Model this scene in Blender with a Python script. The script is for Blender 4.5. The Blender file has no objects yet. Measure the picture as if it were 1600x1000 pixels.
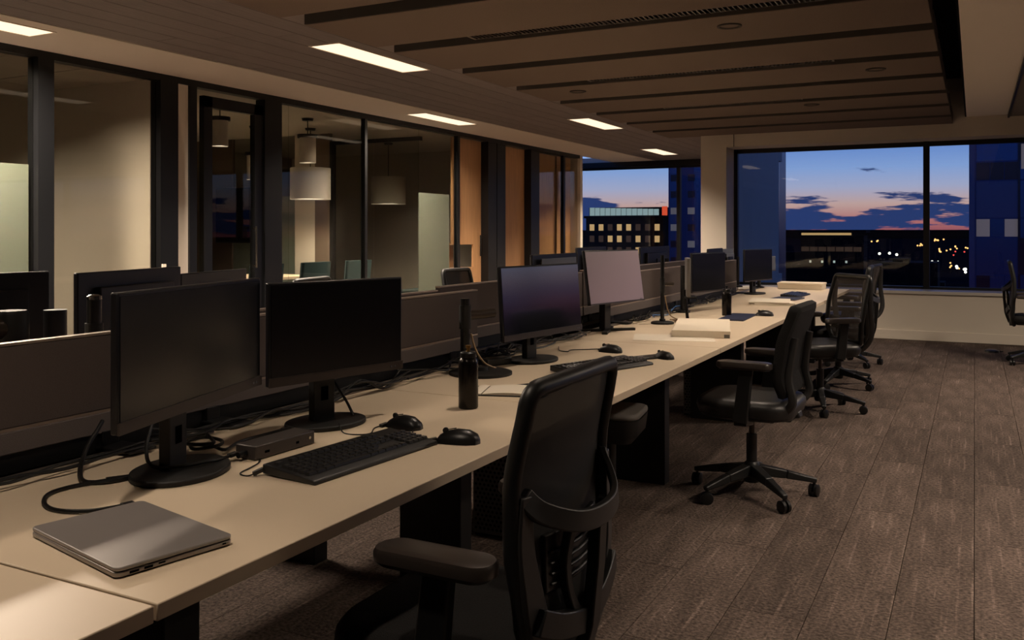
import bpy, bmesh, math, random
from mathutils import Vector, Matrix
random.seed(7)
PI = math.pi
S = bpy.context.scene
COL = S.collection

# ------------------------------------------------------------------ camera
cam_d = bpy.data.cameras.new('camera')
cam = bpy.data.objects.new('camera', cam_d); COL.objects.link(cam)
cam.location = (0, 0, 1.29)
cam.rotation_euler = (PI/2, 0, math.radians(27.313))
cam_d.sensor_width = 36.0
cam_d.lens = 36.0*1400/1600
cam_d.shift_y = -137/1600
cam_d.clip_start = 0.05; cam_d.clip_end = 20000
S.camera = cam
S.view_settings.view_transform = 'Standard'
S.view_settings.look = 'None'
S.view_settings.gamma = 1
S.view_settings.exposure = 0.0
S.view_settings.use_curve_mapping = False

def lin(h):
    h = h.lstrip('#')
    o = []
    for i in (0, 2, 4):
        c = int(h[i:i+2], 16)/255
        o.append(c/12.92 if c <= .04045 else ((c+.055)/1.055)**2.4)
    return (o[0], o[1], o[2], 1)

# ------------------------------------------------------------------ dusk sky
W = bpy.data.worlds.new('dusk_sky'); S.world = W; W.use_nodes = True
nt = W.node_tree; nt.nodes.clear()
def wn(t, **k):
    n = nt.nodes.new(t)
    for a, v in k.items(): setattr(n, a, v)
    return n
L = nt.links.new
tc = wn('ShaderNodeTexCoord'); sep = wn('ShaderNodeSeparateXYZ'); L(tc.outputs['Generated'], sep.inputs[0])
ramp = wn('ShaderNodeValToRGB')
mr = wn('ShaderNodeMapRange'); mr.inputs['From Min'].default_value = 0; mr.inputs['From Max'].default_value = .25
L(sep.outputs['Z'], mr.inputs['Value']); L(mr.outputs[0], ramp.inputs[0])
stops = [(0, '#9a5058'), (.05, '#b8706a'), (.12, '#c9a296'), (.19, '#a9a9bf'), (.27, '#8aa2cc'), (.40, '#5c82c2'), (.6, '#3a5fa4'), (1, '#22407c')]
el = ramp.color_ramp.elements
el[0].position, el[0].color = stops[0][0], lin(stops[0][1])
el[1].position, el[1].color = stops[-1][0], lin(stops[-1][1])
for p, h in stops[1:-1]:
    e = el.new(p); e.color = lin(h)
mp = wn('ShaderNodeMapping'); mp.inputs['Scale'].default_value = (14, 14, 90)
L(tc.outputs['Generated'], mp.inputs[0])
nz = wn('ShaderNodeTexNoise'); nz.inputs['Scale'].default_value = 1.0; nz.inputs['Detail'].default_value = 6; nz.inputs['Roughness'].default_value = .55
L(mp.outputs[0], nz.inputs['Vector'])
# how thick the cloud deck is by elevation
band = wn('ShaderNodeValToRGB'); L(mr.outputs[0], band.inputs[0])
bs = [(0, .50), (.02, .60), (.045, .62), (.09, .58), (.13, .50), (.17, .36), (.28, .34), (.45, .32), (1, .36)]
be = band.color_ramp.elements
be[0].position, be[0].color = 0, (bs[0][1],)*3+(1,)
be[1].position, be[1].color = 1, (bs[-1][1],)*3+(1,)
for p, v in bs[1:-1]:
    e = be.new(p); e.color = (v, v, v, 1)
add = wn('ShaderNodeMath', operation='ADD'); L(nz.outputs['Fac'], add.inputs[0]); L(band.outputs[0], add.inputs[1])
cm = wn('ShaderNodeMapRange', interpolation_type='SMOOTHSTEP'); cm.inputs['From Min'].default_value = .98; cm.inputs['From Max'].default_value = 1.05
L(add.outputs[0], cm.inputs['Value'])
mixc = wn('ShaderNodeMix', data_type='RGBA'); L(cm.outputs[0], mixc.inputs['Factor']); L(ramp.outputs[0], mixc.inputs[6]); mixc.inputs[7].default_value = lin('#2b3b68')
bg = wn('ShaderNodeBackground'); bg.inputs['Strength'].default_value = 1.35; L(mixc.outputs[2], bg.inputs[0])
wo = wn('ShaderNodeOutputWorld'); L(bg.outputs[0], wo.inputs[0])

# ------------------------------------------------------------------ helpers
MATS = {}
def mat(name, color, rough=.5, metal=0., spec=.5, noise=0., nscale=20., bump=0., bscale=200., stretch=None, emit=None, estr=0., rnd=0.):
    if name in MATS: return MATS[name]
    m = bpy.data.materials.new(name); m.use_nodes = True
    t = m.node_tree; b = t.nodes['Principled BSDF']
    col = lin(color)
    b.inputs['Base Color'].default_value = col
    b.inputs['Roughness'].default_value = rough; b.inputs['Metallic'].default_value = metal
    b.inputs['Specular IOR Level'].default_value = spec
    co = t.nodes.new('ShaderNodeTexCoord'); src = co.outputs['Object']
    if stretch:
        mm = t.nodes.new('ShaderNodeMapping'); mm.inputs['Scale'].default_value = stretch
        t.links.new(src, mm.inputs[0]); src = mm.outputs[0]
    cur = None
    if noise:
        n = t.nodes.new('ShaderNodeTexNoise'); n.inputs['Scale'].default_value = nscale; n.inputs['Detail'].default_value = 4
        t.links.new(src, n.inputs['Vector'])
        r = t.nodes.new('ShaderNodeMapRange'); r.inputs['From Min'].default_value = .3; r.inputs['From Max'].default_value = .7
        r.inputs['To Min'].default_value = 1-noise; r.inputs['To Max'].default_value = 1+noise
        t.links.new(n.outputs['Fac'], r.inputs['Value'])
        x = t.nodes.new('ShaderNodeVectorMath'); x.operation = 'SCALE'; x.inputs[0].default_value = col[:3]
        t.links.new(r.outputs[0], x.inputs['Scale']); cur = x.outputs[0]
    if rnd:
        oi = t.nodes.new('ShaderNodeObjectInfo')
        r = t.nodes.new('ShaderNodeMapRange'); r.inputs['To Min'].default_value = 1-rnd; r.inputs['To Max'].default_value = 1+rnd
        t.links.new(oi.outputs['Random'], r.inputs['Value'])
        x = t.nodes.new('ShaderNodeVectorMath'); x.operation = 'SCALE'; x.inputs[0].default_value = col[:3]
        if cur: t.links.new(cur, x.inputs[0])
        t.links.new(r.outputs[0], x.inputs['Scale']); cur = x.outputs[0]
    if cur: t.links.new(cur, b.inputs['Base Color'])
    if bump:
        n = t.nodes.new('ShaderNodeTexNoise'); n.inputs['Scale'].default_value = bscale; n.inputs['Detail'].default_value = 3
        t.links.new(src, n.inputs['Vector'])
        bp = t.nodes.new('ShaderNodeBump'); bp.inputs['Strength'].default_value = bump; bp.inputs['Distance'].default_value = .01
        t.links.new(n.outputs['Fac'], bp.inputs['Height']); t.links.new(bp.outputs[0], b.inputs['Normal'])
    if emit:
        b.inputs['Emission Color'].default_value = lin(emit); b.inputs['Emission Strength'].default_value = estr
    MATS[name] = m
    return m

def glass_mat(name, tint='#ffffff', refl=1.0, film=0., film_col='#9fa58c'):
    """thin architectural glass: see-through with Fresnel reflections; film = share of a frosted film"""
    m = bpy.data.materials.new(name); m.use_nodes = True
    t = m.node_tree; t.nodes.clear()
    o = t.nodes.new('ShaderNodeOutputMaterial'); tr = t.nodes.new('ShaderNodeBsdfTransparent'); tr.inputs[0].default_value = lin(tint)
    gl = t.nodes.new('ShaderNodeBsdfGlossy'); gl.inputs['Roughness'].default_value = .0
    fr = t.nodes.new('ShaderNodeLayerWeight'); fr.inputs['Blend'].default_value = .5
    pw = t.nodes.new('ShaderNodeMath'); pw.operation = 'POWER'; pw.inputs[1].default_value = 5
    t.links.new(fr.outputs['Facing'], pw.inputs[0])
    sc = t.nodes.new('ShaderNodeMath'); sc.operation = 'MULTIPLY_ADD'; sc.inputs[1].default_value = .96*refl; sc.inputs[2].default_value = .04*refl
    t.links.new(pw.outputs[0], sc.inputs[0])
    mx = t.nodes.new('ShaderNodeMixShader'); t.links.new(sc.outputs[0], mx.inputs[0])
    base = tr.outputs[0]
    if film:
        df = t.nodes.new('ShaderNodeBsdfDiffuse'); df.inputs[0].default_value = lin(film_col)
        tl = t.nodes.new('ShaderNodeBsdfTranslucent'); tl.inputs[0].default_value = lin(film_col)
        m2 = t.nodes.new('ShaderNodeMixShader'); m2.inputs[0].default_value = .45
        t.links.new(df.outputs[0], m2.inputs[1]); t.links.new(tl.outputs[0], m2.inputs[2])
        m3 = t.nodes.new('ShaderNodeMixShader'); m3.inputs[0].default_value = film
        t.links.new(tr.outputs[0], m3.inputs[1]); t.links.new(m2.outputs[0], m3.inputs[2]); base = m3.outputs[0]
    t.links.new(base, mx.inputs[1]); t.links.new(gl.outputs[0], mx.inputs[2])
    t.links.new(mx.outputs[0], o.inputs[0])
    MATS[name] = m
    return m

def mesh_mat(name, color, open_share):
    m = bpy.data.materials.new(name); m.use_nodes = True
    t = m.node_tree; b = t.nodes['Principled BSDF']; b.inputs['Base Color'].default_value = lin(color); b.inputs['Roughness'].default_value = .7
    tr = t.nodes.new('ShaderNodeBsdfTransparent'); mx = t.nodes.new('ShaderNodeMixShader')
    mx.inputs[0].default_value = open_share
    t.links.new(b.outputs[0], mx.inputs[1]); t.links.new(tr.outputs[0], mx.inputs[2])
    t.links.new(mx.outputs[0], t.nodes['Material Output'].inputs[0])
    MATS[name] = m
    return m

def tag(o, label=None, cat=None, group=None, kind=None):
    if label: o['label'] = label
    if cat: o['category'] = cat
    if group: o['group'] = group
    if kind: o['kind'] = kind
    return o
def empty(name, loc=(0, 0, 0), rz=0., label=None, cat=None, group=None, kind=None):
    o = bpy.data.objects.new(name, None); COL.objects.link(o); o.empty_display_size = .05
    o.location = loc; o.rotation_euler = (0, 0, rz)
    return tag(o, label, cat, group, kind)

class MB:
    def __init__(s): s.bm = bmesh.new()
    def box(s, x0, x1, y0, y1, z0, z1, M=None):
        vs = [s.bm.verts.new(Vector(p) if M is None else M @ Vector(p)) for p in
              [(x0,y0,z0),(x1,y0,z0),(x1,y1,z0),(x0,y1,z0),(x0,y0,z1),(x1,y0,z1),(x1,y1,z1),(x0,y1,z1)]]
        for f in [(0,3,2,1),(4,5,6,7),(0,1,5,4),(1,2,6,5),(2,3,7,6),(3,0,4,7)]: s.bm.faces.new([vs[i] for i in f])
        return s
    def prism(s, pts, z0, z1, M=None):
        """closed outline in xy, extruded along z"""
        n = len(pts)
        T = (lambda p: Vector(p)) if M is None else (lambda p: M @ Vector(p))
        a = [s.bm.verts.new(T((p[0], p[1], z0))) for p in pts]; b = [s.bm.verts.new(T((p[0], p[1], z1))) for p in pts]
        s.bm.faces.new(a[::-1]); s.bm.faces.new(b)
        for i in range(n): s.bm.faces.new([a[i], a[(i+1) % n], b[(i+1) % n], b[i]])
        return s
    def rings(s, rings, cap=True, closed=False):
        R = [[s.bm.verts.new(Vector(p)) for p in r] for r in rings]
        n = len(R[0])
        for i in range(len(R) - (0 if closed else 1)):
            A, B = R[i], R[(i+1) % len(R)]
            for j in range(n): s.bm.faces.new([A[j], A[(j+1) % n], B[(j+1) % n], B[j]])
        if cap and not closed:
            s.bm.faces.new(R[0][::-1]); s.bm.faces.new(R[-1])
        return s
    def lathe(s, prof, n=20, c=(0, 0), M=None):
        T = (lambda p: Vector(p)) if M is None else (lambda p: M @ Vector(p))
        return s.rings([[T((c[0]+r*math.cos(2*PI*k/n), c[1]+r*math.sin(2*PI*k/n), z)) for k in range(n)] for r, z in prof])
    def tube(s, pts, r, n=8, w=None, closed=False):
        """round or (w given) flat rounded tube along a path; r may be a list"""
        P = [Vector(p) for p in pts]; N = len(P)
        out = []; up = None
        for i, p in enumerate(P):
            d = (P[(i+1) % N]-P[i-1]) if closed else (P[min(i+1, N-1)]-P[max(i-1, 0)])
            d.normalize()
            if up is None:
                up = Vector((0, 0, 1)) if abs(d.z) < .9 else Vector((1, 0, 0))
            side = d.cross(up)
            if side.length < 1e-5: side = d.cross(Vector((0, 1, .01)))
            side.normalize(); up2 = side.cross(d).normalized(); up = up2
            rr = r[i] if isinstance(r, (list, tuple)) else r
            ww = rr if w is None else (w[i] if isinstance(w, (list, tuple)) else w)
            out.append([p + side*ww*math.cos(2*PI*k/n) + up2*rr*math.sin(2*PI*k/n) for k in range(n)])
        return s.rings(out, closed=closed)
    def bar(s, p0, p1, w, h, w1=None, h1=None):
        """rectangular bar from p0 to p1"""
        p0, p1 = Vector(p0), Vector(p1); d = (p1-p0).normalized()
        up = Vector((0, 0, 1)) if abs(d.z) < .95 else Vector((0, 1, 0))
        sd = d.cross(up).normalized(); u = sd.cross(d)
        w1 = w if w1 is None else w1; h1 = h if h1 is None else h1
        q = lambda p, a, b: [p+sd*a/2+u*b/2, p-sd*a/2+u*b/2, p-sd*a/2-u*b/2, p+sd*a/2-u*b/2]
        return s.rings([q(p0, w, h), q(p1, w1, h1)])
    def build(s, name, m, parent=None, bevel=0., seg=2, smooth=False, sub=0):
        bmesh.ops.recalc_face_normals(s.bm, faces=s.bm.faces[:])
        me = bpy.data.meshes.new(name); s.bm.to_mesh(me); s.bm.free()
        me.materials.append(m)
        o = bpy.data.objects.new(name, me); COL.objects.link(o)
        if parent: o.parent = parent
        if bevel:
            b = o.modifiers.new('bevel', 'BEVEL'); b.width = bevel; b.segments = seg; b.limit_method = 'ANGLE'; b.angle_limit = math.radians(35)
        if sub:
            q = o.modifiers.new('sub', 'SUBSURF'); q.levels = sub; q.render_levels = sub
        if smooth or sub or bevel:
            for p in me.polygons: p.use_smooth = True
            if not sub:
                try: me.set_sharp_from_angle(angle=math.radians(40))
                except Exception: pass
        return o
def spline(pts, k=6):
    P = [Vector(p) for p in pts]; out = []
    for i in range(len(P)-1):
        a, b, c, d = P[max(i-1, 0)], P[i], P[i+1], P[min(i+2, len(P)-1)]
        for j in range(k):
            t = j/k
            out.append(.5*((2*b)+(-a+c)*t+(2*a-5*b+4*c-d)*t*t+(-a+3*b-3*c+d)*t**3))
    return out+[P[-1]]
def rrect(w, h, r, n=4, cx=0, cy=0):
    o = []
    for sx, sy, a0 in ((1, 1, 0), (-1, 1, PI/2), (-1, -1, PI), (1, -1, 1.5*PI)):
        for k in range(n+1):
            a = a0+PI/2*k/n
            o.append((cx+sx*(w/2-r)+r*math.cos(a), cy+sy*(h/2-r)+r*math.sin(a)))
    return o
def B(name, x0, x1, y0, y1, z0, z1, m, parent=None, bevel=0.):
    return MB().box(x0, x1, y0, y1, z0, z1).build(name, m, parent, bevel)
def struct(o): o['kind'] = 'structure'; return o
def copy_tree(o, parent=None):
    c = o.copy(); COL.objects.link(c); c.parent = parent
    for ch in list(o.children): copy_tree(ch, c)
    return c

# ------------------------------------------------------------------ materials
mat('carpet', '#544943', .95, spec=.1, noise=.55, nscale=75, bump=.8, bscale=95, rnd=.14)
def carpet_streaks():
    t = MATS['carpet'].node_tree; b = t.nodes['Principled BSDF']; src = b.inputs['Base Color'].links[0].from_socket
    co = t.nodes.new('ShaderNodeTexCoord'); mp = t.nodes.new('ShaderNodeMapping'); mp.inputs['Scale'].default_value = (60, 2.2, 1)
    oi = t.nodes.new('ShaderNodeObjectInfo'); t.links.new(oi.outputs['Location'], mp.inputs['Location'])
    n = t.nodes.new('ShaderNodeTexNoise'); n.inputs['Scale'].default_value = 1; n.inputs['Detail'].default_value = 2
    t.links.new(co.outputs['Object'], mp.inputs[0]); t.links.new(mp.outputs[0], n.inputs['Vector'])
    r = t.nodes.new('ShaderNodeMapRange'); r.inputs['From Min'].default_value = .58; r.inputs['From Max'].default_value = .74; r.inputs['To Min'].default_value = 1; r.inputs['To Max'].default_value = 1.75
    t.links.new(n.outputs['Fac'], r.inputs['Value'])
    n2 = t.nodes.new('ShaderNodeTexNoise'); n2.inputs['Scale'].default_value = 3.2; n2.inputs['Detail'].default_value = 2; t.links.new(mp.outputs[0], n2.inputs['Vector'])
    t.links.new(co.outputs['Generated'], n2.inputs['Vector'])
    r2 = t.nodes.new('ShaderNodeMapRange'); r2.inputs['From Min'].default_value = .3; r2.inputs['From Max'].default_value = .7; r2.inputs['To Min'].default_value = .78; r2.inputs['To Max'].default_value = 1.2
    t.links.new(n2.outputs['Fac'], r2.inputs['Value'])
    m = t.nodes.new('ShaderNodeMath'); m.operation = 'MULTIPLY'; t.links.new(r.outputs[0], m.inputs[0]); t.links.new(r2.outputs[0], m.inputs[1])
    x = t.nodes.new('ShaderNodeVectorMath'); x.operation = 'SCALE'; t.links.new(src, x.inputs[0]); t.links.new(m.outputs[0], x.inputs['Scale'])
    t.links.new(x.outputs[0], b.inputs['Base Color'])
carpet_streaks()
mat('carpet_base', '#4a413c', .95, spec=.1, noise=.3, nscale=60)
mat('white_wall', '#cfc6b8', .75, spec=.2, noise=.02, nscale=3)
mat('white_ceiling', '#d2c8ba', .8, spec=.2)
mat('bulkhead_grey', '#7c746a', .8, spec=.2)
mat('ceiling_wood', '#736a68', .6, spec=.3, noise=.12, nscale=6, stretch=(14, 1, 1), rnd=.06)
mat('acoustic_felt', '#71645b', .95, spec=.1, noise=.12, nscale=160, bump=.3, bscale=300)
mat('felt_edge', '#504b47', .95, spec=.1)  # darker than the felt face: shade on the baffle sides put into the colour
mat('plenum_black', '#0b0b0c', .9, spec=.1)
mat('black_frame', '#0d0e10', .4, spec=.4)
mat('oak_panel', '#b98d63', .5, spec=.3, noise=.10, nscale=5, stretch=(8, 8, .6))
mat('desk_top', '#d8c6ad', .42, spec=.35, noise=.03, nscale=2.5)
mat('desk_black', '#131313', .5, spec=.3)
mat('alu', '#a89f94', .35, metal=.9)
mat('screen_fabric', '#5e5553', .9, spec=.15, bump=.25, bscale=500, noise=.06, nscale=300)
mat('screen_fabric_low', '#6e6664', .9, spec=.15, bump=.25, bscale=500)
mat('screen_trim', '#a08f82', .4, metal=.5)
mat('monitor_black', '#15151a', .38, spec=.45)
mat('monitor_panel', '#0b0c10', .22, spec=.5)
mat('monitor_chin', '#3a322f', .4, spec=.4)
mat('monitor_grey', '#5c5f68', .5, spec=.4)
mat('glow_tinted_panel', '#a08c94', .30, spec=1.0)  # pale violet base colour paints in warm light reflected by the screen
mat('gloss_panel', '#090b10', .12, spec=1.0).node_tree.nodes['Principled BSDF'].inputs['IOR'].default_value = 1.9
mat('plastic_black', '#131314', .35, spec=.5)
mat('plastic_matte', '#191919', .55, spec=.4)
mat('chair_frame', '#191a1b', .42, spec=.45)
mat('chair_grey', '#2b2a2a', .45, spec=.45)
mat('chair_fabric', '#1c1b1b', .85, spec=.2, bump=.5, bscale=420)
mat('chair_leather', '#1d1c1c', .42, spec=.4, bump=.08, bscale=90)
mat('arm_pad', '#332d2a', .28, spec=.55)
mat('steel_dark', '#40372f', .3, metal=.5)
mat('chrome', '#b8b4ae', .15, metal=1.)
mat('brass', '#b08848', .3, metal=.9)
mat('laptop_grey', '#8b8582', .4, metal=.35)
mat('laptop_edge', '#8d8681', .35, metal=.8)
mat('dock_grey', '#4a4543', .4, metal=.5)
mat('paper', '#e6dccb', .8, spec=.2)
mat('white_card', '#e4d8c4', .6, spec=.3)
mat('navy', '#1b2440', .6)
mat('key_black', '#1a1a1b', .4, spec=.5)
mat('bottle_black', '#2a2725', .25, metal=.8)
mat('cable', '#121212', .45, spec=.4)
mat('cable_tan', '#a58a68', .5)
mat('cable_blue', '#4a7ab8', .5)
mat('pedestal_grey', '#74706d', .55, spec=.3)
mat('pedestal_front', '#5c5a59', .5, spec=.4)
mat('hole', '#050505', .9, spec=0)
mat('tile_ceiling', '#9a8f82', .85)
mat('room_wall', '#b8b0a4', .8)
mat('room_brown', '#6b5c50', .8)
mat('shade_white', '#cfc8bd', .7)
mat('lit_rim', '#fff2dc', .5, emit='#fff0d8', estr=2.2)
mat('lamp_panel', '#fff2e0', .5, emit='#ffe6c6', estr=1.25, noise=0)
mat('window_sill', '#b9b4ad', .35, spec=.5)
mat('teal_fabric', '#2f4648', .85)
mesh_mat('mesh_dark', '#0a0a0a', .02)
mesh_mat('mesh_light', '#4a423c', .38)
glass_mat('partition_glass', '#f3f3f0', .55)
glass_mat('window_glass', '#e8eef4', .9)
glass_mat('frosted_glass', '#dce2d8', .8, film=.82, film_col='#9aa296')
# city
mat('ground_dark', '#15171f', .95, spec=0, noise=.4, nscale=.02)
mat('tower_glass', '#1f3a68', .35, metal=.7)
mat('tower_pane', '#22406f', .2, metal=.8)
mat('tower_pane_dark', '#0e182c', .2, metal=.6)
mat('tower_pane_pale', '#31486e', .3, metal=.7)
mat('block_dark', '#0b0d14', .9, spec=.1)
mat('win_warm', '#ffcf80', .5, emit='#ffc878', estr=.65)
mat('win_faint', '#a0a898', .5, emit='#a89880', estr=.2)
mat('win_dim', '#604a30', .5, emit='#7a5a38', estr=.2)
mat('win_white', '#f0f0d8', .5, emit='#e8ecd0', estr=.55)
mat('win_green', '#cfe0c8', .5, emit='#bcd0b8', estr=.6)
mat('sign_red', '#ff5030', .5, emit='#ff5a30', estr=.9)
mat('lamp_white', '#ffffff', .5, emit='#fff0d0', estr=5)
mat('lamp_amber', '#ffb060', .5, emit='#ffb060', estr=3)
mat('lamp_red', '#ff4040', .5, emit='#ff5040', estr=1.5)
m_ = MATS

# =================================================================== SETTING
CZ = 2.64                      # ceiling height
GX = -6.2                      # glass partition plane
FY = 11.75                     # front of the window wall
# floor with carpet planks where they can be told apart
floor = struct(B('floor', -12, 10, -4, 16.6, -.06, -.008, m_['carpet_base']))
pl = MB().box(0, .247, 0, .997, -.008, 0).build('carpet_plank', m_['carpet'], floor)
plm = pl.data; bpy.data.objects.remove(pl)
cnt = 0
for i in range(-9, 8):
    off = (i*.37) % 1.0
    for j in range(0, 12):
        x, y = i*.25, j*1.0+off+.2
        if y > FY-.02: continue
        # keep planks which the aisle, the desk legs and the window wall leave open
        o = bpy.data.objects.new('carpet_plank', plm); COL.objects.link(o); o.parent = floor
        o.location = (x, y, 0)
        if y+1 > FY-.02: o.scale.y = max(.05, (FY-.02-y)/.997)
        cnt += 1
rest = MB().box(-12, -2.252, -4, 16.6, -.008, 0).box(2.002, 10, -4, FY+.1, -.008, 0).box(-2.252, 2.002, -4, .2, -.008, 0)
rest.build('carpet_field', m_['carpet'], floor)

# ceilings
struct(B('ceiling_1', GX, -5.36, -4, 16.3, CZ, CZ+.1, m_['white_ceiling']))            # white strip by the glass wall
struct(B('trim_1', -5.36, -5.335, -4, 16.3, CZ+.03, CZ+.1, m_['plenum_black']))
cw = struct(B('ceiling_2', -5.335, -3.68, -4, 16.3, CZ+.012, CZ+.1, m_['felt_edge']))
BW = (5.335-3.68)/8
for i in range(8):
    y = -4 - (i*1.13 % 2.4)
    while y < 16.3:
        a, b = max(y, -4), min(y+2.4, 16.3)
        if b-a > .1:
            MB().box(-5.335+i*BW+.003, -5.335+(i+1)*BW-.003, a+.003, b-.003, CZ, CZ+.013).build('ceiling_board', m_['ceiling_wood'], cw)
        y += 2.4
B('ceiling_board', -3.68, -3.25, 11.95, 16.3, CZ, CZ+.013, m_['ceiling_wood'], cw)
struct(B('ceiling_3', -3.68, -.085, -4, FY+.2, 3.1, 3.2, m_['plenum_black']))          # black plenum above the baffles
struct(B('trim_2', -3.70, -3.68, -4, FY+.2, CZ+.012, 3.1, m_['plenum_black']))
struct(B('trim_3', -.1, -.085, -4, FY, CZ, 3.1, m_['plenum_black']))
struct(B('ceiling_4', -.085, .34, -4, FY, CZ, CZ+.1, mat('white_ceiling_lit', '#efe6d8', .8, spec=.2)))  # white ceiling made paler, standing in for light from lamps out of view
struct(B('ceiling_5', .34, 10, -4, FY, CZ-.02, CZ+.1, m_['bulkhead_grey']))
struct(B('trim_4', .335, .355, -4, FY, CZ-.035, CZ+.0, m_['black_frame']))

# unseen sides of the office
struct(B('wall_right', 10, 10.1, -4, FY+.5, 0, 3.2, m_['white_wall']))
struct(B('wall_back', -12, 10.1, -4.1, -4, 0, 3.2, m_['white_wall']))

# window wall at the end of the aisle
WL, WR = -2.9, 9.2
wy1 = FY+.5
wf = struct(MB().box(-3.7, WL, FY, wy1, CZ+.1, 3.2).box(-3.24, WL, FY, wy1, 0, CZ+.1).box(WR, 10, FY, wy1, 0, 3.2)
            .box(WL, WR, FY, wy1, 0, .55).box(WL, WR, FY, wy1, 2.41, 3.2).build('wall_front', m_['white_wall']))
struct(B('trim_5', -2.805, -2.795, FY-.004, FY, 2.41, CZ, m_['felt_edge']))
struct(B('baseboard_front', -3.24, 10, FY-.018, FY, 0, .115, m_['white_ceiling'], None, .004))
struct(B('window_sill', WL, WR, FY-.03, FY+.40, .55, .59, m_['window_sill'], None, .006)).name = 'trim_6'
w1 = struct(empty('window_1', (0, FY+.42, 0)))
def wframe(par, x0, x1, z0, z1, mull, name='frame', m='black_frame', d=.08):
    MB().box(x0, x1, 0, d, z1-.055, z1).box(x0, x1, 0, d, z0, z0+.03).box(x0, x0+.05, 0, d, z0, z1).box(x1-.05, x1, 0, d, z0, z1).build('window_frame', m_[m], par)
    ed = [x0+.02]+list(mull)+[x1-.02]
    for k in mull: MB().box(k-.035, k+.035, -.03, d, z0, z1).build('mullion', m_['monitor_grey'] if False else m_[m], par, .004)
    for a, b in zip(ed[:-1], ed[1:]): MB().box(a+.01, b-.01, d*.5, d*.5+.008, z0+.02, z1-.04).build('pane', m_['window_glass'], par)
wframe(w1, WL, WR, .59, 2.41, (-.53, 1.85, 4.23, 6.61))
# return wall and the window further back on the left
struct(B('wall_return', -3.24, -3.09, wy1, 16.3, 0, CZ+.1, m_['white_wall'])).name = 'wall_side'
struct(MB().box(-9.5, -3.09, 16.3, 16.6, 0, .55).box(-9.5, -3.09, 16.3, 16.6, 2.56, CZ+.1).build('wall_far', m_['white_wall']))
struct(B('trim_7', -9.5, -3.24, 16.22, 16.3, 2.535, CZ, m_['black_frame']))
w2 = struct(empty('window_2', (0, 16.36, 0)))
wframe(w2, -6.98, -3.15, .55, 2.56, (-4.93,))
struct(B('trim_8', -7.2, -6.95, 16.2, 16.36, 0, CZ, m_['white_wall']))
struct(B('wall_far_side', -9.6, -9.5, 14.6, 16.6, 0, CZ+.1, m_['white_wall']))

# ------------------------------------------------------------------ ceiling baffles
BZ = 2.57
for k in range(-4, 8):
    y0 = 4.325+k*.962
    r = empty('acoustic_baffle', (-1.955, y0+.37, BZ))
    nm = {-4: 'first', -3: 'second', -2: 'third', -1: 'fourth'}
    lab = ('brown felt ceiling baffle, the one nearest the window wall' if k == 7 else
           'brown felt ceiling baffle carrying two round discs' if k == 3 else
           'brown felt ceiling baffle, %s from the window wall' % {6: 'second', 5: 'third', 4: 'fourth', 2: 'sixth', 1: 'seventh', 0: 'eighth', -1: 'ninth', -2: 'tenth', -3: 'eleventh', -4: 'twelfth'}.get(k, ''))
    tag(r, lab, 'ceiling baffle', 'acoustic baffles over the desks')
    MB().box(-1.725, 1.725, -.36, .385, 0, .012).build('felt_face', m_['acoustic_felt'], r, .003)
    MB().box(-1.725, 1.725, -.365, -.35, .004, .13).box(-1.725, 1.725, .375, .39, .004, .13).box(-1.725, -1.71, -.35, .375, .012, .13).box(1.71, 1.725, -.35, .375, .012, .13).build('felt_edge', m_['felt_edge'], r)
    for hx in (-1.2, 1.2): MB().tube([(hx, 0, .012), (hx, 0, .53)], .004, 6).build('hanger', m_['plenum_black'], r)
# slot air grilles in every other gap
def grille(y, x0, x1, label):
    g = empty('air_grille', ((x0+x1)/2, y, BZ+.02), 0, label, 'air grille', 'slot air grilles between the baffles')
    w = (x1-x0)/2
    MB().box(-w, w, -.085, -.078, 0, .05).box(-w, w, .078, .085, 0, .05).box(-w, -w+.01, -.08, .08, 0, .05).box(w-.01, w, -.08, .08, 0, .05).build('rim', m_['alu'], g)
    sl = MB().box(-.004, .004, -.078, .078, 0, .03).build('slat', m_['steel_dark'], g); me = sl.data
    n = int(2*w/.03); sl.location.x = -w+.02
    for i in range(1, n):
        o = bpy.data.objects.new('slat', me); COL.objects.link(o); o.parent = g; o.location.x = -w+.02+i*.03
    B('back_plate', -w, w, -.08, .08, .045, .05, m_['plenum_black'], g)
    for hx in (-w+.1, w-.1): MB().tube([(hx, 0, .05), (hx, 0, .51)], .004, 6).build('hanger', m_['plenum_black'], g)
grille(5.18, -3.0, -.6, 'long slotted air grille in the gap nearest the camera')
grille(7.105, -2.95, -.95, 'slotted air grille in the middle gap between baffles')
grille(9.03, -2.9, -1.5, 'slotted air grille in the gap nearest the window wall')

# ------------------------------------------------------------------ luminaires
def area_light(name, loc, sx, sy, power, color, parent=None, spread=150):
    d = bpy.data.lights.new(name, 'AREA'); d.shape = 'RECTANGLE'; d.size = sx; d.size_y = sy; d.energy = power; d.color = color
    d.spread = math.radians(spread)
    o = bpy.data.objects.new(name, d); COL.objects.link(o); o.location = loc
    if parent: o.parent = parent
    return o
WARM = (1, .815, .64)
def troffer(x, y, label, power=95, spread=125):
    r = empty('ceiling_light', (x, y, CZ), 0, label, 'ceiling light', 'recessed linear ceiling lights')
    MB().box(-.14, .14, -.6, -.59, -.006, .01).box(-.14, .14, .59, .6, -.006, .01).box(-.14, -.13, -.59, .59, -.006, .01).box(.13, .14, -.59, .59, -.006, .01).build('frame', m_['white_ceiling'], r)
    B('diffuser', -.13, .13, -.59, .59, -.002, .004, m_['lamp_panel'], r)
    area_light('light_source', (0, 0, -.01), .25, 1.15, power, WARM, r, spread)
troffer(-5.64, 3.36, 'lit ceiling light in the white strip above the left glass office', 300, 158)
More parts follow.
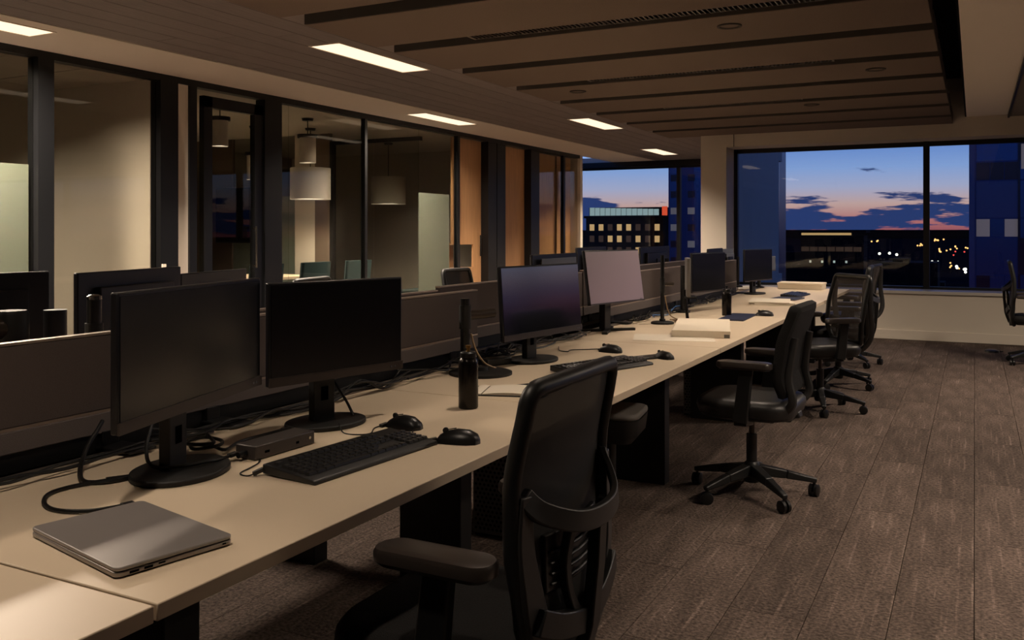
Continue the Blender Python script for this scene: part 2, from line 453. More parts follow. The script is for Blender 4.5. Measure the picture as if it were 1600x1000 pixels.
troffer(-5.64, 9.13, 'lit ceiling light in the white strip above the meeting room', 110, 150)
troffer(-4.15, 5.69, 'large lit ceiling light in the boarded ceiling, nearest of its row')
troffer(-4.18, 10.4, 'lit ceiling light in the boarded ceiling beside the last baffles')
troffer(-4.69, 14.49, 'small-looking lit ceiling light before the left window')
troffer(-4.15, .98, 'lit ceiling light in the boarded ceiling beside the nearest desks')
# spots added to make desk light pools; only the first two discs are seen
def downlight(x, y, label, power, spot=1.9, blend=.9):
    r = empty('downlight', (x, y, BZ), 0, label, 'downlight', 'round downlights in the baffles')
    MB().rings([[(q*math.cos(2*PI*k/24), q*math.sin(2*PI*k/24), zz) for k in range(24)] for q, zz in ((.075, 0), (.075, -.008), (.06, -.008), (.055, -.001))], cap=False).build('rim', m_['felt_edge'], r, smooth=True)
    d = bpy.data.lights.new('light_source', 'SPOT'); d.energy = power; d.color = WARM; d.spot_size = spot; d.spot_blend = blend; d.shadow_soft_size = .05
    o = bpy.data.objects.new('light_source', d); COL.objects.link(o); o.parent = r; o.location = (0, 0, -.012)
downlight(-3.2, 7.5, 'round disc in the baffle above the pale laptop desk, left one', 60)
downlight(-.69, 7.55, 'round disc in the baffle near the black ceiling slot', 100)
downlight(-1.45, 9.35, 'added downlight in the baffle above the far desk end', 100)
downlight(-1.35, 5.55, 'added downlight in the baffle above the white box', 90)
downlight(-1.2, 2.85, 'added downlight in the baffle above the open notebook', 55)
downlight(-.45, 4.72, 'added downlight in the baffle above the padded chair', 75)
downlight(-1.2, .75, 'added downlight in the baffle above the nearest desk', 60)
# row of linear lights in the grey ceiling on the right, beyond the frame
def troffer_r(x, y, label, p):
    troffer(x, y, label, p)
troffer(1.6, 8.0, 'lit ceiling light in the right-hand grey ceiling, middle of the aisle', 110, 165)
troffer(1.6, 3.4, 'lit ceiling light in the right-hand grey ceiling away from the window', 90)
for o in bpy.data.objects:
    if o.name.startswith('ceiling_light') and o.location.x > 1: o.location.z = CZ-.02

# ------------------------------------------------------------------ glass partition on the left
gp = struct(empty('wall_glass', (GX, 0, 0))); gp.name = 'wall_left'
TZ = CZ-.055
def gbox(name, y0, y1, z0, z1, m, x0=-.05, x1=.05, bev=.0): return B(name, x0, x1, y0, y1, z0, z1, m_[m], gp, bev)
gbox('head_rail', -4, 14.6, TZ, CZ, 'black_frame')
gbox('floor_rail', -4, 14.6, 0, .06, 'black_frame')
def pane(y0, y1, z0=.06, z1=TZ, m='partition_glass'): gbox('pane', y0, y1, z0, z1, m, -.006, .006)
for a, b in ((4.27, 4.40), (5.39, 5.58)): gbox('post', a, b, 0, TZ, 'black_frame', -.06, .06)
pane(-4, 2.2); gbox('post', 2.2, 2.3, 0, TZ, 'black_frame'); pane(2.3, 4.27); pane(4.40, 5.39)
gbox('frosted_film', 2.3, 4.24, .06, 1.79, 'frosted_glass', -.012, -.008)
gbox('switch_plate', 5.40, 5.44, .96, 1.02, 'paper', .06, .07)
struct(B('wall_pillar', GX-.15, GX+.03, 5.58, 5.715, 0, CZ, m_['white_wall'])).name = 'trim_9'
gbox('post', 5.715, 5.80, 0, TZ, 'black_frame')
door = struct(empty('door_1', (GX, 5.80, 0)))
MB().box(-.03, .03, .1, .20, .0, TZ-.06).box(-.03, .03, .74, .86, .0, TZ-.06).box(-.03, .03, .1, .86, TZ-.16, TZ-.06).box(-.03, .03, .1, .86, 0, .12).build('door_frame', m_['black_frame'], door)
B('pane', -.005, .005, .2, .74, .12, TZ-.16, m_['partition_glass'], door)
MB().tube([(.07, .72, .95), (.07, .72, 1.35)], .011, 8).tube([(.03, .72, .97), (.07, .72, .97)], .008, 6).tube([(.03, .72, 1.33), (.07, .72, 1.33)], .008, 6).build('door_handle', m_['chrome'], door, smooth=True)
gbox('post', 6.66, 6.90, 0, TZ, 'black_frame', -.07, .05)
pane(6.90, 7.05); pane(7.055, 8.30); gbox('post', 8.30, 8.345, 0, TZ, 'black_frame', -.03, .03); pane(8.345, 9.45); pane(9.455, 10.36)
gbox('frosted_film', 9.46, 10.2, .06, 1.79, 'frosted_glass', -.012, -.008)
gbox('post', 10.36, 10.42, 0, TZ, 'black_frame', -.03, .03)
for a, b in ((10.42, 11.21), (11.74, 12.6)):
    if a < 11: # the nearer panel has an open niche at its foot
        MB().box(-.12, -.09, a, b, 1.12, TZ).box(-.12, -.09, a, b, 0, .80).box(-.12, -.09, b-.22, b, .8, 1.12).box(-.42, -.12, a, b-.22, .78, .80).box(-.42, -.12, a, b-.22, 1.12, 1.14).box(-.44, -.42, a, b-.22, .78, 1.14).build('oak_panel', m_['oak_panel'], gp)
        MB().tube([(-.06, b-.06, .95), (-.06, b-.06, 1.25)], .012, 8).build('pull_handle', m_['black_frame'], gp)
    else: gbox('oak_panel', a, b, 0, TZ, 'oak_panel', -.12, -.09)
for a, b in ((11.21, 11.46), (11.48, 11.74), (12.6, 12.9)): gbox('black_panel', a, b, 0, TZ, 'black_frame', -.10, .03)
gbox('oak_panel', 12.9, 13.85, 0, TZ, 'oak_panel', -.16, -.13); pane(12.9, 13.85)
gbox('post', 13.85, 13.92, 0, TZ, 'black_frame', -.03, .03)
gbox('oak_panel', 13.92, 14.5, 0, TZ, 'oak_panel', -.16, -.13); pane(13.92, 14.5)
struct(B('trim_10', GX-.2, GX+.06, 14.5, 14.6, 0, CZ, m_['white_wall']))
struct(B('wall_rear_core', -9.5, GX-.2, 14.5, 14.6, 0, CZ, m_['white_wall']))
# rooms behind the glass
struct(B('ceiling_6', -11, GX-.05, -4, 5.39, CZ-.04, CZ+.1, m_['tile_ceiling']))
for i in range(4):
    for j in range(5):
        B('ceiling_tile', -6.26-1.2*(i+1)+.006, -6.26-1.2*i-.006, 5.36-.6*(j+1)+.006, 5.36-.6*j-.006, CZ-.05, CZ-.04, m_['tile_ceiling'], bpy.data.objects['ceiling_6'])
struct(B('ceiling_7', -11, GX-.05, 5.5, 14.5, CZ-.02, CZ+.1, m_['room_wall']))
struct(B('wall_office_divider', -11, GX-.07, 5.39, 5.5, 0, CZ+.1, m_['white_wall']))
struct(B('wall_office_back', -11.1, -11, -4, 14.5, 0, CZ+.1, m_['room_wall']))
dv = struct(empty('wall_room_divider', (0, 9.6, 0)))
def dbox(name, x0, x1, z0, z1, m, y0=-.03, y1=.03): return B(name, x0, x1, y0, y1, z0, z1, m_[m], dv)
dbox('solid_panel', -11, -9.46, 0, CZ-.02, 'room_brown')
dbox('frosted_film', -9.46, -8.3, 0, 1.79, 'frosted_glass', -.004, .004); dbox('pane', -9.46, -8.3, 1.79, CZ-.02, 'partition_glass', -.004, .004)
dbox('solid_panel', -8.3, -7.95, 0, CZ-.02, 'white_wall'); dbox('solid_panel', -7.95, -7.70, 0, CZ-.02, 'room_brown')
dbox('post', -7.70, -7.64, 0, 2.5, 'black_frame'); dbox('head_rail', -7.70, -6.26, 2.46, 2.51, 'black_frame'); dbox('pane', -7.64, -7.0, 0, 2.46, 'partition_glass', -.004, .004); dbox('pane', -6.99, -6.3, 0, 2.46, 'partition_glass', -.004, .004)
struct(B('wall_room_end', -11, -6.7, 12.6, 12.7, 0, CZ, m_['room_wall']))
# wall display and furniture of the meeting room
tv = empty('wall_display', (-9.35, 9.52, 1.14), 0, 'black wall display seen through the glass door', 'display')
MB().box(-.33, .33, -.05, -.01, 0, .78).build('housing', m_['monitor_black'], tv, .006)
B('screen', -.31, .31, -.056, -.05, .02, .76, m_['monitor_panel'], tv)
B('wall_bracket', -.1, .1, -.01, .05, .25, .5, m_['plastic_black'], tv)
mt = empty('meeting_table', (-8.0, 8.0, 0), 0, 'pale meeting table behind the glass partition', 'table')
MB().prism(rrect(1.0, 2.2, .12), .71, .74).build('table_top', m_['desk_top'], mt)
for sy in (-.7, .7): MB().box(-.3, .3, sy-.03, sy+.03, 0, .03).box(-.04, .04, sy-.03, sy+.03, .03, .71).build('leg', m_['black_frame'], mt)

def pendant(x, y, zb, rad, hgt, lab, big=False, lit=30):
    r = empty('pendant_lamp', (x, y, zb), 0, lab, 'pendant lamp')
    top = CZ-.02-zb
    MB().rings([[(q*math.cos(2*PI*k/28), q*math.sin(2*PI*k/28), z_) for k in range(28)] for q, z_ in ((rad, 0), (rad, hgt), (rad*.98, hgt), (rad*.96, .01))], cap=False).lathe([(rad*.97, hgt-.012), (rad*.97, hgt-.004)], 28).build('shade', m_['shade_white'], r, smooth=True)
    MB().lathe([(rad*.93, .012), (rad*.93, .02)], 28).build('diffuser', m_['lit_rim'], r)
    MB().tube([(0, 0, hgt-.01), (0, 0, top-.02)], .006, 6).build('cord', m_['plastic_black'], r)
    MB().lathe([(.06, top-.03), (.07, top)], 20).build('canopy', m_['plastic_black'], r)
    if not big: MB().lathe([(rad*1.25, hgt), (rad*1.25, hgt+.04)], 24).build('collar', m_['plastic_matte'], r)
    d = bpy.data.lights.new('light_source', 'SPOT'); d.energy = lit; d.color = (1, .82, .6); d.spot_size = 2.4; d.spot_blend = .6; d.shadow_soft_size = rad*.6
    o = bpy.data.objects.new('light_source', d); COL.objects.link(o); o.parent = r; o.location = (0, 0, -.02)
pendant(-7.55, 9.0, 1.71, .255, .40, 'large white drum pendant lamp over the meeting table', True, 70)
pendant(-7.75, 11.0, 1.71, .255, .40, 'large white drum pendant lamp standing in for a reflection behind the inner glass wall', True, 90)  # second drum added where a dim glowing rim is likely a reflection
pendant(-6.92, 8.2, 2.10, .095, .29, 'white cylinder pendant lamp with dark collar beside the big drum')
pendant(-7.09, 7.0, 2.2, .085, .27, 'white cylinder pendant lamp seen through the glass door')
pendant(-8.02, 8.5, 1.95, .095, .30, 'white cylinder pendant lamp hanging lower behind the door post')

# =================================================================== CITY OUTSIDE
g = struct(B('ground', -6000, 6000, 20, 12000, -46, -45, m_['ground_dark']))
def win_part(par, m, x0, x1, z0, z1, y=-.05, name='window'):
    B(name, x0, x1, y, y+.04, z0, z1, m_[m], par)
# glass tower on the right
t1 = empty('glass_tower', (0, 70, -45), 0, 'blue glass office tower close by at the right of the window', 'building')
B('wall', -.25, 16, 0, 14, 0, 75, m_['tower_glass'], t1)
B('corner_fin', -.35, .0, -.25, .1, 0, 75, m_['tower_pane_pale'], t1)
ms = ['tower_pane', 'tower_pane_dark', 'tower_pane', 'tower_pane_pale']
for fl in range(2, 12):
    z0 = 29.5+(fl-4)*3.9
    for k in range(7):
        x0 = .1+k*.86
        hi = (fl == 8 and k in (0, 2))
        win_part(t1, 'win_faint' if hi else ('tower_pane_dark' if fl == 9 and k < 3 else ('tower_pane_dark' if random.random() < .3 else 'tower_pane')), x0, x0+.82, z0+.9, z0+2.1)
    win_part(t1, 'tower_pane' if fl % 2 else 'tower_pane_pale', .1, 2.6, z0+2.2, z0+4.7, -.04, 'spandrel')
    win_part(t1, 'tower_pane_dark' if fl % 2 else 'tower_pane', 2.75, 6.2, z0+2.2, z0+4.7, -.04, 'spandrel')
B('corner_fin', 2.6, 2.75, -.2, .1, 0, 75, m_['tower_pane_dark'], t1)
win_part(t1, 'win_faint', 2.8, 3.6, 50.6, 52.3, -.09)
# tower behind the column
t2 = empty('glass_tower', (-58, 185, -45), 0, 'dark blue tower with small lit windows behind the white column', 'building')
B('wall', 0, 22.5, 0, 10, 0, 90, m_['tower_glass'], t2)
for k in range(5): B('facade_fin', .4+k*5.2, 2.2+k*5.2, -.3, 0, 0, 89, m_['tower_pane'], t2)
lit = {(0, 1), (0, 3), (1, 1), (1, 2), (1, 4), (2, 0), (2, 4), (0, 4), (3, 1), (3, 0)}
for fl in range(7):
    for k in range(6):
        x0 = .6+k*3.7
        win_part(t2, 'win_faint' if (fl % 4, k % 5) in lit and fl < 4 else 'tower_pane_dark', x0, x0+1.5, 39.6+fl*3.5, 41.0+fl*3.5, -.4)
# office block and lit stadium roof seen through the left window
t3 = empty('office_block', (-104, 250, -45), 0, 'dark office block with rows of warm windows outside left window', 'building')
B('wall', 0, 24, 0, 12, 0, 50.5, m_['block_dark'], t3)
B('roof', -.5, 24.5, -.5, 12.5, 50.5, 51.2, m_['block_dark'], t3)
for fl in range(3):
    for k in range(8):
        q = random.random()
        win_part(t3, 'win_warm' if q < .3+.15*(fl == 1) else 'win_dim', 1.2+k*2.9, 2.7+k*2.9, 40+fl*3.4, 41.9+fl*3.4, -.1)
t4 = empty('stadium', (-247, 600, -45), 0, 'distant floodlit stadium roof above the office block', 'building')
B('stand', 0, 52, 0, 40, 0, 58, m_['block_dark'], t4)
for k in range(13): win_part(t4, 'win_green', .3+k*4, 4+k*4, 58.2, 64.0-.12*k, 0, 'roof_panel')
B('roof', -1, 53, 2, 40, 58, 64, m_['block_dark'], t4)
sg = empty('roof_sign', (-92.2, 290, 4), 0, 'small red lit sign on a rooftop beside the tower', 'sign')
B('sign_face', -.9, .9, -.2, 0, 2, 6, m_['sign_red'], sg); B('mast', -.2, .2, 0, .3, -49, 6, m_['block_dark'], sg)
# low block in the middle
t5 = empty('office_block', (-55, 330, -45), 0, 'low office block with lit roof strip in the middle of the view', 'building')
B('wall', 0, 21, 0, 12, 0, 45.2, m_['block_dark'], t5); B('roof', -.8, 21.8, -.8, 13, 46.2, 47, m_['block_dark'], t5)
win_part(t5, 'win_warm', .3, 17, 45.3, 46.1, 0, 'lit_strip')
for k in range(7): win_part(t5, 'win_dim', .3+k*2.9, 2.9+k*2.9, 39.6, 41.2, -.1)
for k in range(4): win_part(t5, 'win_white', 3+k*4, 3.7+k*4, 35.6, 36.4, -.1)
for i, (x, y, w, h) in enumerate([(-26, 300, 16, 37), (-120, 700, 60, 22), (-40, 520, 26, 20), (-190, 900, 80, 26), (10, 800, 40, 24), (-3200, 7200, 5200, 64)]):
    q = empty('city_block', (x, y, -45), 0, 'dark unlit %s on the dusk skyline, %s' % (['flat block', 'long block', 'low block', 'wide block', 'broad block', 'far ridge of roofs'][i], ['right of the lit block', 'behind the tower', 'in the middle distance', 'far behind the office block', 'left of the right tower', 'at the horizon'][i]), 'building')
    B('wall', 0, w, 0, 20, 0, h, m_['block_dark'], q); B('roof', w*.2, w*.5, 3, 12, h, h+1.2, m_['block_dark'], q)
# street lights
random.seed(11)
def street_light(px, py, kind, where):
    # spread over the plain in the distance
    s_, c_ = math.sin(math.radians(27.313)), math.cos(math.radians(27.313))
    dx, dy = -s_+px*c_, c_+px*s_
    dist = 38/py
    x, y = dx*dist, dy*dist
    r = empty('street_light', (x, y, -45), 0, {'lamp_white': 'white street light', 'lamp_amber': 'amber street light', 'lamp_red': 'small red light'}[kind]+' in the dark city, '+where, 'street light', 'distant lights '+where)
    sc = dist/1400*(2.0 if kind == 'lamp_white' else 1.3)
    MB().lathe([(sc*.4, 7.2-sc), (sc*.9, 7.2-sc*.5), (sc, 7.2), (sc*.7, 7.2+sc*.6), (sc*.2, 7.2+sc*.9)], 8).build('lamp_head', m_[kind], r)
    MB().tube([(0, 0, 0), (0, 0, 7.2-sc)], sc*.2, 5).build('pole', m_['block_dark'], r)
for px, py, n, k, wh in [(.385, .0225, 2, 'lamp_white', 'left of the dark flat block'), (.41, .0225, 1, 'lamp_white', 'alone above the dark flat block'), (.427, .0225, 2, 'lamp_white', 'right above the dark flat block'), (.442, .037, 5, 'lamp_white', 'in a cluster left of the window mullion'),
        (.475, .036, 4, 'lamp_white', 'just right of the window mullion'), (.49, .035, 5, 'lamp_amber', 'amid white ones beside the right tower'), (.50, .041, 5, 'lamp_white', 'low beside the right tower'), (.365, .048, 3, 'lamp_white', 'low above the sill by the chair back'), (.40, .052, 3, 'lamp_amber', 'low above the sill in mid window'), (.45, .044, 3, 'lamp_amber', 'low by the window mullion'),
        (.484, .020, 6, 'lamp_amber', 'scattered right of the mullion'), (.50, .016, 5, 'lamp_amber', 'high beside the right tower'), (.50, .022, 3, 'lamp_red', 'beside the right tower'), (.46, .014, 4, 'lamp_amber', 'high beside the window mullion'), (.40, .009, 5, 'lamp_amber', 'near the horizon in mid window'), (.36, .006, 4, 'lamp_amber', 'near the horizon right of the lit block'), (.48, .008, 6, 'lamp_amber', 'at the horizon right of the mullion')]:
    for i in range(n): street_light(px+random.uniform(-.009, .009), py*random.uniform(.88, 1.12), k, wh)

# =================================================================== DESKS
DY = [-.734, .951, 2.636, 4.321, 6.006, 7.691, 9.376]
DZ = .73
FX0, FX1 = -1.915, -1.094
BX0, BX1 = -3.05, -2.24
ordn = ['nearest', 'second', 'third', 'fourth', 'fifth', 'farthest']
def desk(i, x0, x1, sgn, label):
    y0, y1 = DY[i]+.003, DY[i+1]-.003
    yc = (y0+y1)/2; xf = x1 if sgn > 0 else x0; xb = x0 if sgn > 0 else x1
    r = empty('desk', (xf, yc, 0), 0, label, 'desk', 'bench desks')
    h = (y1-y0)/2
    X = lambda a: a-xf
    lo, hi = sorted((X(xf), X(xb)))
    MB().box(lo, hi, -h, h, DZ-.027, DZ).build('worktop', m_['desk_top'], r, .002)
    fr = -.31 if sgn < 0 else {1: -.09, 2: -.52}.get(i, -.31)
    a, b = sorted((sgn*fr, sgn*(-.66 if i != 2 else -.78)))
    MB().box(a, b, -h+.09, -h+.17, 0, DZ-.027).build('leg', m_['desk_black'], r, .004)
    if i == 5: MB().box(a, b, h-.17, h-.09, 0, DZ-.027).build('leg', m_['desk_black'], r, .004)
    a, b = sorted((sgn*-.6, sgn*-.64)); 
    MB().box(a, b, -h+.17, h-(.17 if i == 5 else 0), DZ-.09, DZ-.027).build('beam', m_['desk_black'], r)
    a, b = sorted((sgn*-.803, sgn*-.813))
    MB().box(a, b, -h+.02, h-.02, .38, DZ-.03).build('modesty_panel', m_['desk_black'], r)
    a, b = sorted((sgn*-.825, sgn*-.862))
    MB().box(a, b, -h, h, DZ-.03, DZ+.006).build('cable_channel', m_['alu'], r, .002)
for i in range(6):
    desk(i, FX0, FX1, 1, 'pale laminate bench desk on the aisle side, %s' % ['nearest, at the bottom left corner', 'with the laptop and two monitors', 'with the open notebook', 'with the white flat box', 'with the navy mat and black bottle', 'farthest, before the window wall'][i])
    desk(i, BX0, BX1, -1, 'pale laminate bench desk behind the privacy screens, %s' % ['nearest', 'second', 'third', 'fourth', 'fifth', 'farthest'][i])

# privacy screens
def screen(x, y0, y1, label, face=1, top=1.033):
    r = empty('privacy_screen', (x, (y0+y1)/2, DZ), 0, label, 'desk screen', 'fabric privacy screens along the bench')
    h = (y1-y0)/2; zt = top-DZ
    MB().box(-.013, .013, -h, h, .105, zt-.006).build('fabric_panel', m_['screen_fabric'], r, .003)
    MB().box(-.016, .016, -h, h, .045, .098).build('lower_rail', m_['screen_fabric_low'], r, .003)
    MB().box(-.014, .014, -h, h, .098, .105).box(-.014, .014, -h, h, zt-.006, zt).build('trim', m_['screen_trim'], r)
    MB().box(-.010, .010, -h, h, .0, .045).build('base_rail', m_['desk_black'], r)
    for yy in (-h+.10, h-.22):
        a, b = (0., .14) if face > 0 else (-.14, 0.)
        MB().box(-.02, .02, yy-.025, yy+.025, .007, .05).box(a, b, yy-.04, yy+.04, .007, .014).build('clamp', m_['plastic_black'], r, .002)
screen(-2.0, -.1, 1.80, 'grey fabric privacy screen at the left edge behind the laptop')
screen(-2.0, 1.83, 3.51, 'grey fabric privacy screen behind the pair of black monitors')
screen(-2.0, 5.08, 6.74, 'grey fabric privacy screen behind the tilted bright monitor')
screen(-2.0, 6.78, 8.44, 'grey fabric privacy screen behind the far portrait monitors')
screen(-2.16, .05, 1.74, 'grey fabric privacy screen of the rear desks, nearest', -1, 1.0)
screen(-2.16, 1.76, 3.43, 'grey fabric privacy screen of the rear desks, just above the front screen', -1, 1.03)
screen(-2.16, 3.45, 5.10, 'grey fabric privacy screen of the rear desks behind the blue-lit monitor', -1, 1.045)
screen(-2.16, 5.12, 6.78, 'grey fabric privacy screen of the rear desks behind the bright monitor', -1, 1.055)
screen(-2.16, 6.80, 8.46, 'grey fabric privacy screen of the rear desks, farthest', -1, 1.055)

# =================================================================== MONITORS
def monitor(pl_, pr, z0, z1, label, mscreen='monitor_panel', mback='monitor_black', chin=.026, stand='disc', basex=0., back=.07, base_r=(.15, .115), group='computer monitors', sd=1, tilt=0.):
    pl_, pr = Vector(pl_), Vector(pr); d = pr-pl_; w = d.length; c = (pl_+pr)/2
    rz = math.atan2(d.y, d.x)
    r = empty('monitor', (c.x, c.y, DZ), rz, label, 'monitor', group)
    a, b = z0-DZ, z1-DZ; hw = w/2
    hs = MB().box(-hw, hw, 0, .018, a, b).box(-hw*.72, hw*.72, .018, .042, a+.03, b-.05).build('housing', m_[mback], r, .004)
    B('screen', -hw+.007, hw-.007, -.0016, .0, a+chin, b-.008, m_[mscreen], hs)
    MB().box(-hw, hw, -.004, .001, a, a+chin-.003).box(-hw, hw, -.0045, 0, a+chin-.003, a+chin-.001).build('chin', m_['monitor_chin'], hs)
    MB().box(hw-.035, hw-.03, -.0055, -.004, a+.009, a+.014).box(hw-.05, hw-.045, -.0055, -.004, a+.009, a+.014).build('button', m_['monitor_grey'], hs)
    m0 = (a+b)/2
    if tilt: hs.matrix_local = Matrix.Translation((0, 0, m0)) @ Matrix.Rotation(-math.radians(tilt), 4, 'X') @ Matrix.Translation((0, 0, -m0))
    if stand == 'disc':
        st = MB().box(basex-.037, basex+.037, back-.014, back+.014, .012, m0+.03).box(basex-.05, basex+.05, .03, back, m0-.06, m0+.06).build('stand_neck', m_['plastic_matte'], r, .003)
        MB().box(basex-.012, basex+.012, back-.016, back-.014, .07, .11).build('cable_slot', m_['hole'], st)
        e = [(basex+base_r[0]*math.cos(2*PI*k/40)*(1 if 1 else 1), back-.02+base_r[1]*math.sin(2*PI*k/40)) for k in range(40)]
        MB().prism(e, 0, .014).build('stand_base', m_['plastic_matte'], r, .004)
    elif stand == 'arm':
        MB().lathe([(.05, 0), (.05, .012), (.03, .02)], 20, (basex, back+.06)).build('stand_base', m_['plastic_black'], r)
        MB().tube([(basex, back+.06, .015), (basex, back+.06, m0+.05)], .018, 12).build('arm_post', m_['plastic_black'], r, smooth=True)
        MB().tube([(basex, back+.06, m0), (basex*.3, back+.04, m0), (0, .035, m0)], .02, 10).box(-.05, .05, .03, .05, m0-.05, m0+.05).build('arm', m_['plastic_black'], r, smooth=True)
    elif stand == 'cross':
        MB().box(basex-.03, basex+.03, back-.02, back+.02, .01, m0).box(-.05, .05, .035, back, m0-.05, m0+.05).build('stand_neck', m_['plastic_matte'], r, .003)
        MB().bar((basex-.15, back-.10, .007), (basex+.15, back+.06, .007), .03, .014).bar((basex-.13, back+.08, .007), (basex+.15, back-.10, .007), .03, .014).build('stand_base', m_['plastic_matte'], r)
    return r
monitor((-1.53, 1.236), (-1.712, 1.836), .880, 1.168, 'black monitor nearest the camera, switched off, left of the pair', base_r=(.13, .105), basex=-.03, back=.05)
monitor((-1.697, 1.852), (-1.58, 2.315), .868, 1.152, 'black switched-off monitor, right of the pair beside the bottle', base_r=(.125, .10), basex=-.02, back=.06)
monitor((-1.71, 3.22), (-1.62, 3.82), .842, 1.150, 'black monitor mirroring the blue dusk window', mscreen='gloss_panel', tilt=4, base_r=(.13, .1), basex=-.02, back=.06)
monitor((-1.857, 4.477), (-1.735, 5.01), .893, 1.193, 'tilted monitor with its screen tinted pale violet for reflected lamp glow', mscreen='glow_tinted_panel', chin=.008, stand='cross', back=.07, tilt=8)
monitor((-1.738, 6.08), (-1.62, 6.535), .869, 1.146, 'black monitor on a post between the bottle and the far monitor', stand='arm', basex=-.22, back=.02, chin=.01)
monitor((-1.80, 7.95), (-1.67, 8.50), .852, 1.137, 'black monitor on a slim stand nearest the window wall', back=.06, chin=.01, base_r=(.12, .09))
# rear row, seen from behind
def rear(p0, p1, z0, z1, label, mback='monitor_black', bx=0.):
    return monitor(p1, p0, z0, z1, label, mback=mback, stand='arm', basex=bx, back=.06, group='monitors of the rear desks')
rear((-2.62, 1.26), (-2.60, 1.835), .86, 1.168, 'black back of a rear desk monitor at the left edge')
rear((-2.56, 1.90), (-2.71, 2.455), .86, 1.16, 'black back of a rear desk monitor above the left privacy screen')
rear((-2.73, 2.475), (-2.9, 3.0), .86, 1.13, 'dark back of a rear desk monitor left of the glass meeting room door post')
rear((-2.36, 4.80), (-2.36, 5.47), .86, 1.155, 'black framed rear desk monitor with a grey back above the blue-lit one', 'monitor_black', .1)
rear((-2.42, 5.62), (-2.42, 6.16), .86, 1.185, 'black back of a rear desk monitor left of the bright monitor')
rear((-2.5, 7.15), (-2.5, 7.95), .86, 1.165, 'wide black rear desk monitor right of the bright monitor')
rear((-2.3, 8.55), (-2.3, 9.1), .86, 1.13, 'black back of a rear desk monitor beside the white column')
rear((-2.3, 9.12), (-2.25, 9.36), .86, 1.12, 'grey back of a small rear desk monitor under the column', 'monitor_grey')
monitor((-1.86, 9.02), (-1.80, 9.33), .90, 1.05, 'small grey monitor at the far end of the aisle desks', mscreen='monitor_grey', mback='monitor_grey', stand='arm', back=.05, chin=.01)
for o in list(bpy.data.objects):
    if o.name.startswith('monitor') and o.get('label', '').startswith('black framed rear'):
        B('back_cover', -.26, .26, .041, .046, .16, .40, m_['monitor_grey'], o)

# monitor-arm posts
def arm_stand(x, y, zt, rad, base, label, arm_to=None, arm_z=.22, cable=True, ba=(0, 0)):
    r = empty('post_stand', (x, y, DZ), 0, label, 'post stand')
    MB().lathe([(base, 0), (base, .01), (base*.9, .014), (rad*1.6, .016), (rad*1.5, .03)], 32, ba).build('base', m_['plastic_matte'], r, smooth=True)
    MB().tube([(0, 0, .01), (0, 0, zt-DZ)], rad, 16).build('post', m_['plastic_black'], r, smooth=True)
    MB().lathe([(rad*1.25, arm_z-.05), (rad*1.25, arm_z+.04)], 16).build('collar', m_['plastic_matte'], r, smooth=True)
    if arm_to:
        MB().tube(spline([(0, 0, arm_z), arm_to], 3), rad*.95, 12).build('arm', m_['steel_dark'], r, smooth=True)
    if cable:
        MB().tube(spline([(rad*1.1, .01, arm_z-.07), (rad*1.6, .03, .10), (rad*2.5, .07, .045), (.05, .16, .012), (-.02, .22, .006)]), .004, 6).build('cord', m_['cable_tan'], r, smooth=True)
    return r
arm_stand(-1.765, 3.02, 1.032, .019, .125, 'black post stand with round base and tan cord left of the blue-lit monitor', (.04, .155, .235), .235, ba=(.03, .07))
arm_stand(-1.70, 5.30, 1.15, .012, .07, 'thin black post stand with tan cord beside the white flat box', (.03, .11, .24), .24)
r = arm_stand(-2.27, 1.63, 1.075, .03, .05, 'thick black post of a monitor arm behind the left privacy screen', cable=False, arm_z=.2)
r = arm_stand(-2.33, 1.80, 1.10, .021, .05, 'slim chrome-capped post of a monitor arm behind the left privacy screen', cable=False, arm_z=.25)
MB().lathe([(.022, .36), (.022, .37), (.012, .375)], 16).build('cap', m_['chrome'], r, smooth=True)
r = empty('post_stand', (-2.30, 1.30, DZ), 0, 'bronze monitor arm tube at the left picture edge', 'post stand')
MB().tube([(0, -.45, .30), (0, .20, .305)], .034, 16).build('arm', m_['steel_dark'], r, smooth=True)
MB().lathe([(.04, .255), (.045, .27), (.045, .34), (.04, .35)], 20, (0, .22)).build('joint', m_['plastic_matte'], r, smooth=True)
MB().tube([(0, .22, 0), (0, .22, .26)], .02, 12).box(-.05, .05, .17, .27, 0, .012).build('post', m_['plastic_black'], r)
r = empty('tablet_stand', (-1.60, 5.50, DZ), math.radians(20), 'pale grey tablet on a black stand between two post stands', 'tablet')
MB().box(-.012, .012, -.10, .10, .16, .40).build('tablet', m_['pedestal_grey'], r, .004)
MB().box(-.06, .06, -.08, .08, 0, .01).tube([(0, 0, .01), (-.02, 0, .2)], .01, 8).box(-.02, .05, -.09, .09, .15, .16).build('stand', m_['plastic_black'], r)

